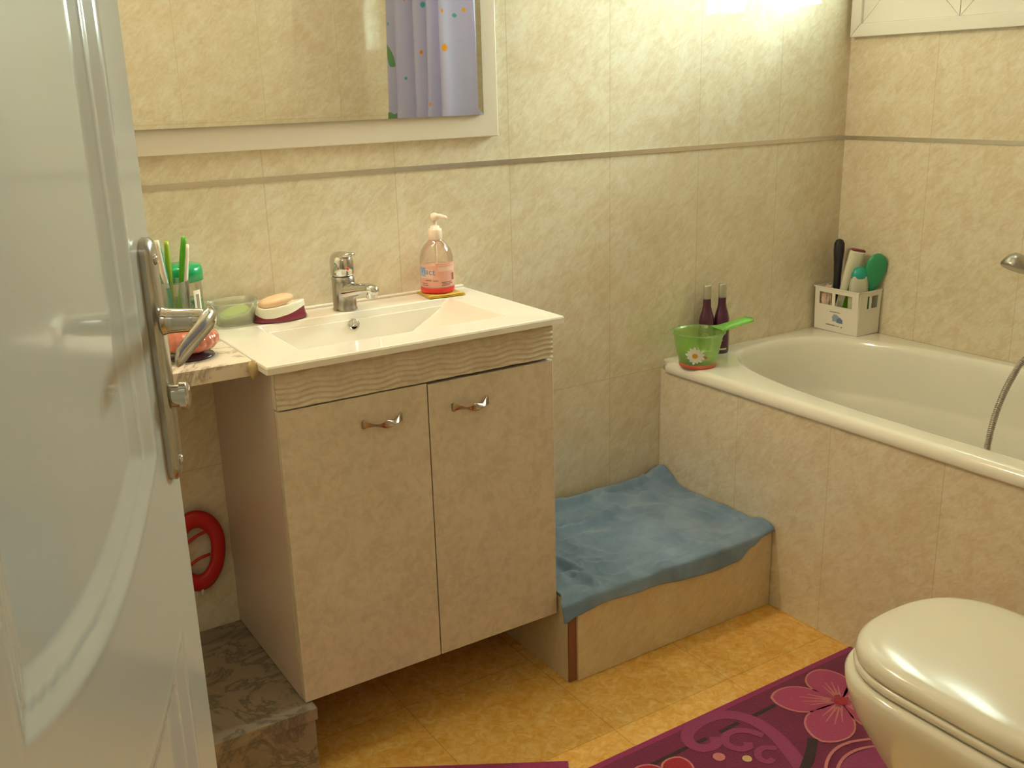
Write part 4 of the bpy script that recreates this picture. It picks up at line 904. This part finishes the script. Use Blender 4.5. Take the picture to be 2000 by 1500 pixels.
g = G(); g.box((RX0, RY0, .0005), (RX1, RY1, .0105), 1, bev=.003); g.box((RX0+.014, RY0+.014, .004), (RX1-.014, RY1-.016, ZP), 0, bev=.0015)
z = [ZP+.0004*k for k in range(9)]
def dsh(xa, xb, y=-.779): g.prism([(xa, y-.006), (xb, y-.004), (xb, y+.005), (xa, y+.004)], .006, z[1], 5)
for xa, xb in ((-1.420, -1.292), (-1.281, -1.252), (-1.216, -1.160), (-1.130, -1.050), (-.955, -.925)): dsh(xa, xb)
add_band(g, [(-1.236, -.786), (-1.252, -.805), (-1.281, -.800), (-1.292, -.774), (-1.272, -.744), (-1.220, -.731), (-1.165, -.742), (-1.133, -.785), (-1.130, -.850), (-1.150, -.920), (-1.185, -1.00)], (.022, .034), z[2], 4)
add_band(g, [(-1.193, -.838), (-1.205, -.850), (-1.224, -.843), (-1.233, -.820), (-1.218, -.798), (-1.190, -.795), (-1.165, -.812), (-1.152, -.840)], (.018, .016), z[3], 4)
add_band(g, [(-1.190, -.905), (-1.205, -.905), (-1.212, -.890), (-1.200, -.872), (-1.178, -.870), (-1.160, -.885)], (.014, .014), z[3], 4)
for cx, cy, r, mi in ((-1.274, -.838, .0125, 3), (-1.232, -.874, .0098, 7), (-1.262, -.905, .007, 3), (-1.30, -.95, .012, 3)): g.prism([(cx+r*math.cos(2*PI*k/20), cy+r*math.sin(2*PI*k/20)) for k in range(20)], .006, z[2], mi)
FC = (-.926, -.852)
for i, (a, L, w) in enumerate(((139, .150, .098), (62, .128, .100), (206, .160, .104), (283, .15, .10), (352, .15, .10))):
    a = math.radians(a); g.prism(clipped(petal(FC, a, L, w), RX0+.02, RX1-.016, RY0+.02, RY1-.02), .006, z[3], 3); g.prism(clipped(petal(FC, a, L, w, .915), RX0+.02, RX1-.018, RY0+.02, RY1-.024), .006, z[4], 2)
    for da in (-.28, -.10, .10, .28):
        e = a+da; l_ = L*(.62-.5*abs(da)); add_band(g, [(FC[0]+.020*math.cos(e), FC[1]+.020*math.sin(e)), (FC[0]+l_*.6*math.cos(e), FC[1]+l_*.6*math.sin(e)), (FC[0]+l_*math.cos(e), FC[1]+l_*math.sin(e))], (.006, .0015), z[5], 3)
g.prism([(FC[0]+.015*math.cos(2*PI*k/20), FC[1]+.015*math.sin(2*PI*k/20)) for k in range(20)], .006, z[6], 6)
add_band(g, [(-1.076, -.905), (-1.110, -.930), (-1.165, -.962), (-1.20, -.975)], .020, z[3], 5)
for k, dy in enumerate((0, -.026)):
    add_band(g, [(-.975, -.975+dy), (-1.03, -.955+dy), (-1.08, -.958+dy), (-1.13, -.985+dy), (-1.17, -1.03+dy)], .0065, z[4], 3)
g.prism(petal((-.93, -1.02), math.radians(180), .22, .07), .006, z[2], 4)
F2 = (-1.405, -.850)
for i, a in enumerate((112, 40, 184, 256, 328)):
    a = math.radians(a); g.prism(clipped(petal(F2, a, .088, .066), RX0+.02, RX1, RY0+.02, RY1-.02), .006, z[3], 3); g.prism(clipped(petal(F2, a, .088, .066, .87), RX0+.02, RX1, RY0+.02, RY1-.02), .006, z[4], 6)
g.prism([(-1.24+.055*math.cos(2*PI*k/24), -.955+.030*math.sin(2*PI*k/24)) for k in range(24)], .006, z[2], 5)
tag(g.build('bath_rug', [M_RUG, M_RUGE, M_RUGP, M_RUGL, M_RUGM, M_RUGK, M_RUGR, M_RUGC], fixn=False), 'plum rectangular rug with pink flowers beside the bathtub', 'rug')
cM = Vector((-1.529, -.672)); e1 = Vector((-.853, .522)); e2 = Vector((-.522, -.853))
g = G()
def mring(i, z): return [(*(cM+e1*(a)+e2*(b_)), z) for a, b_ in ((i, i), (.42-i, i), (.42-i, .5-i), (i, .5-i))]
g.loft([mring(0, .0005), mring(0, .009), mring(.003, .012), mring(.02, .0125)], smooth=False)
tag(g.build('bath_mat', [M_RUGE], fixn=True), 'small magenta mat left of the plum rug', 'mat')
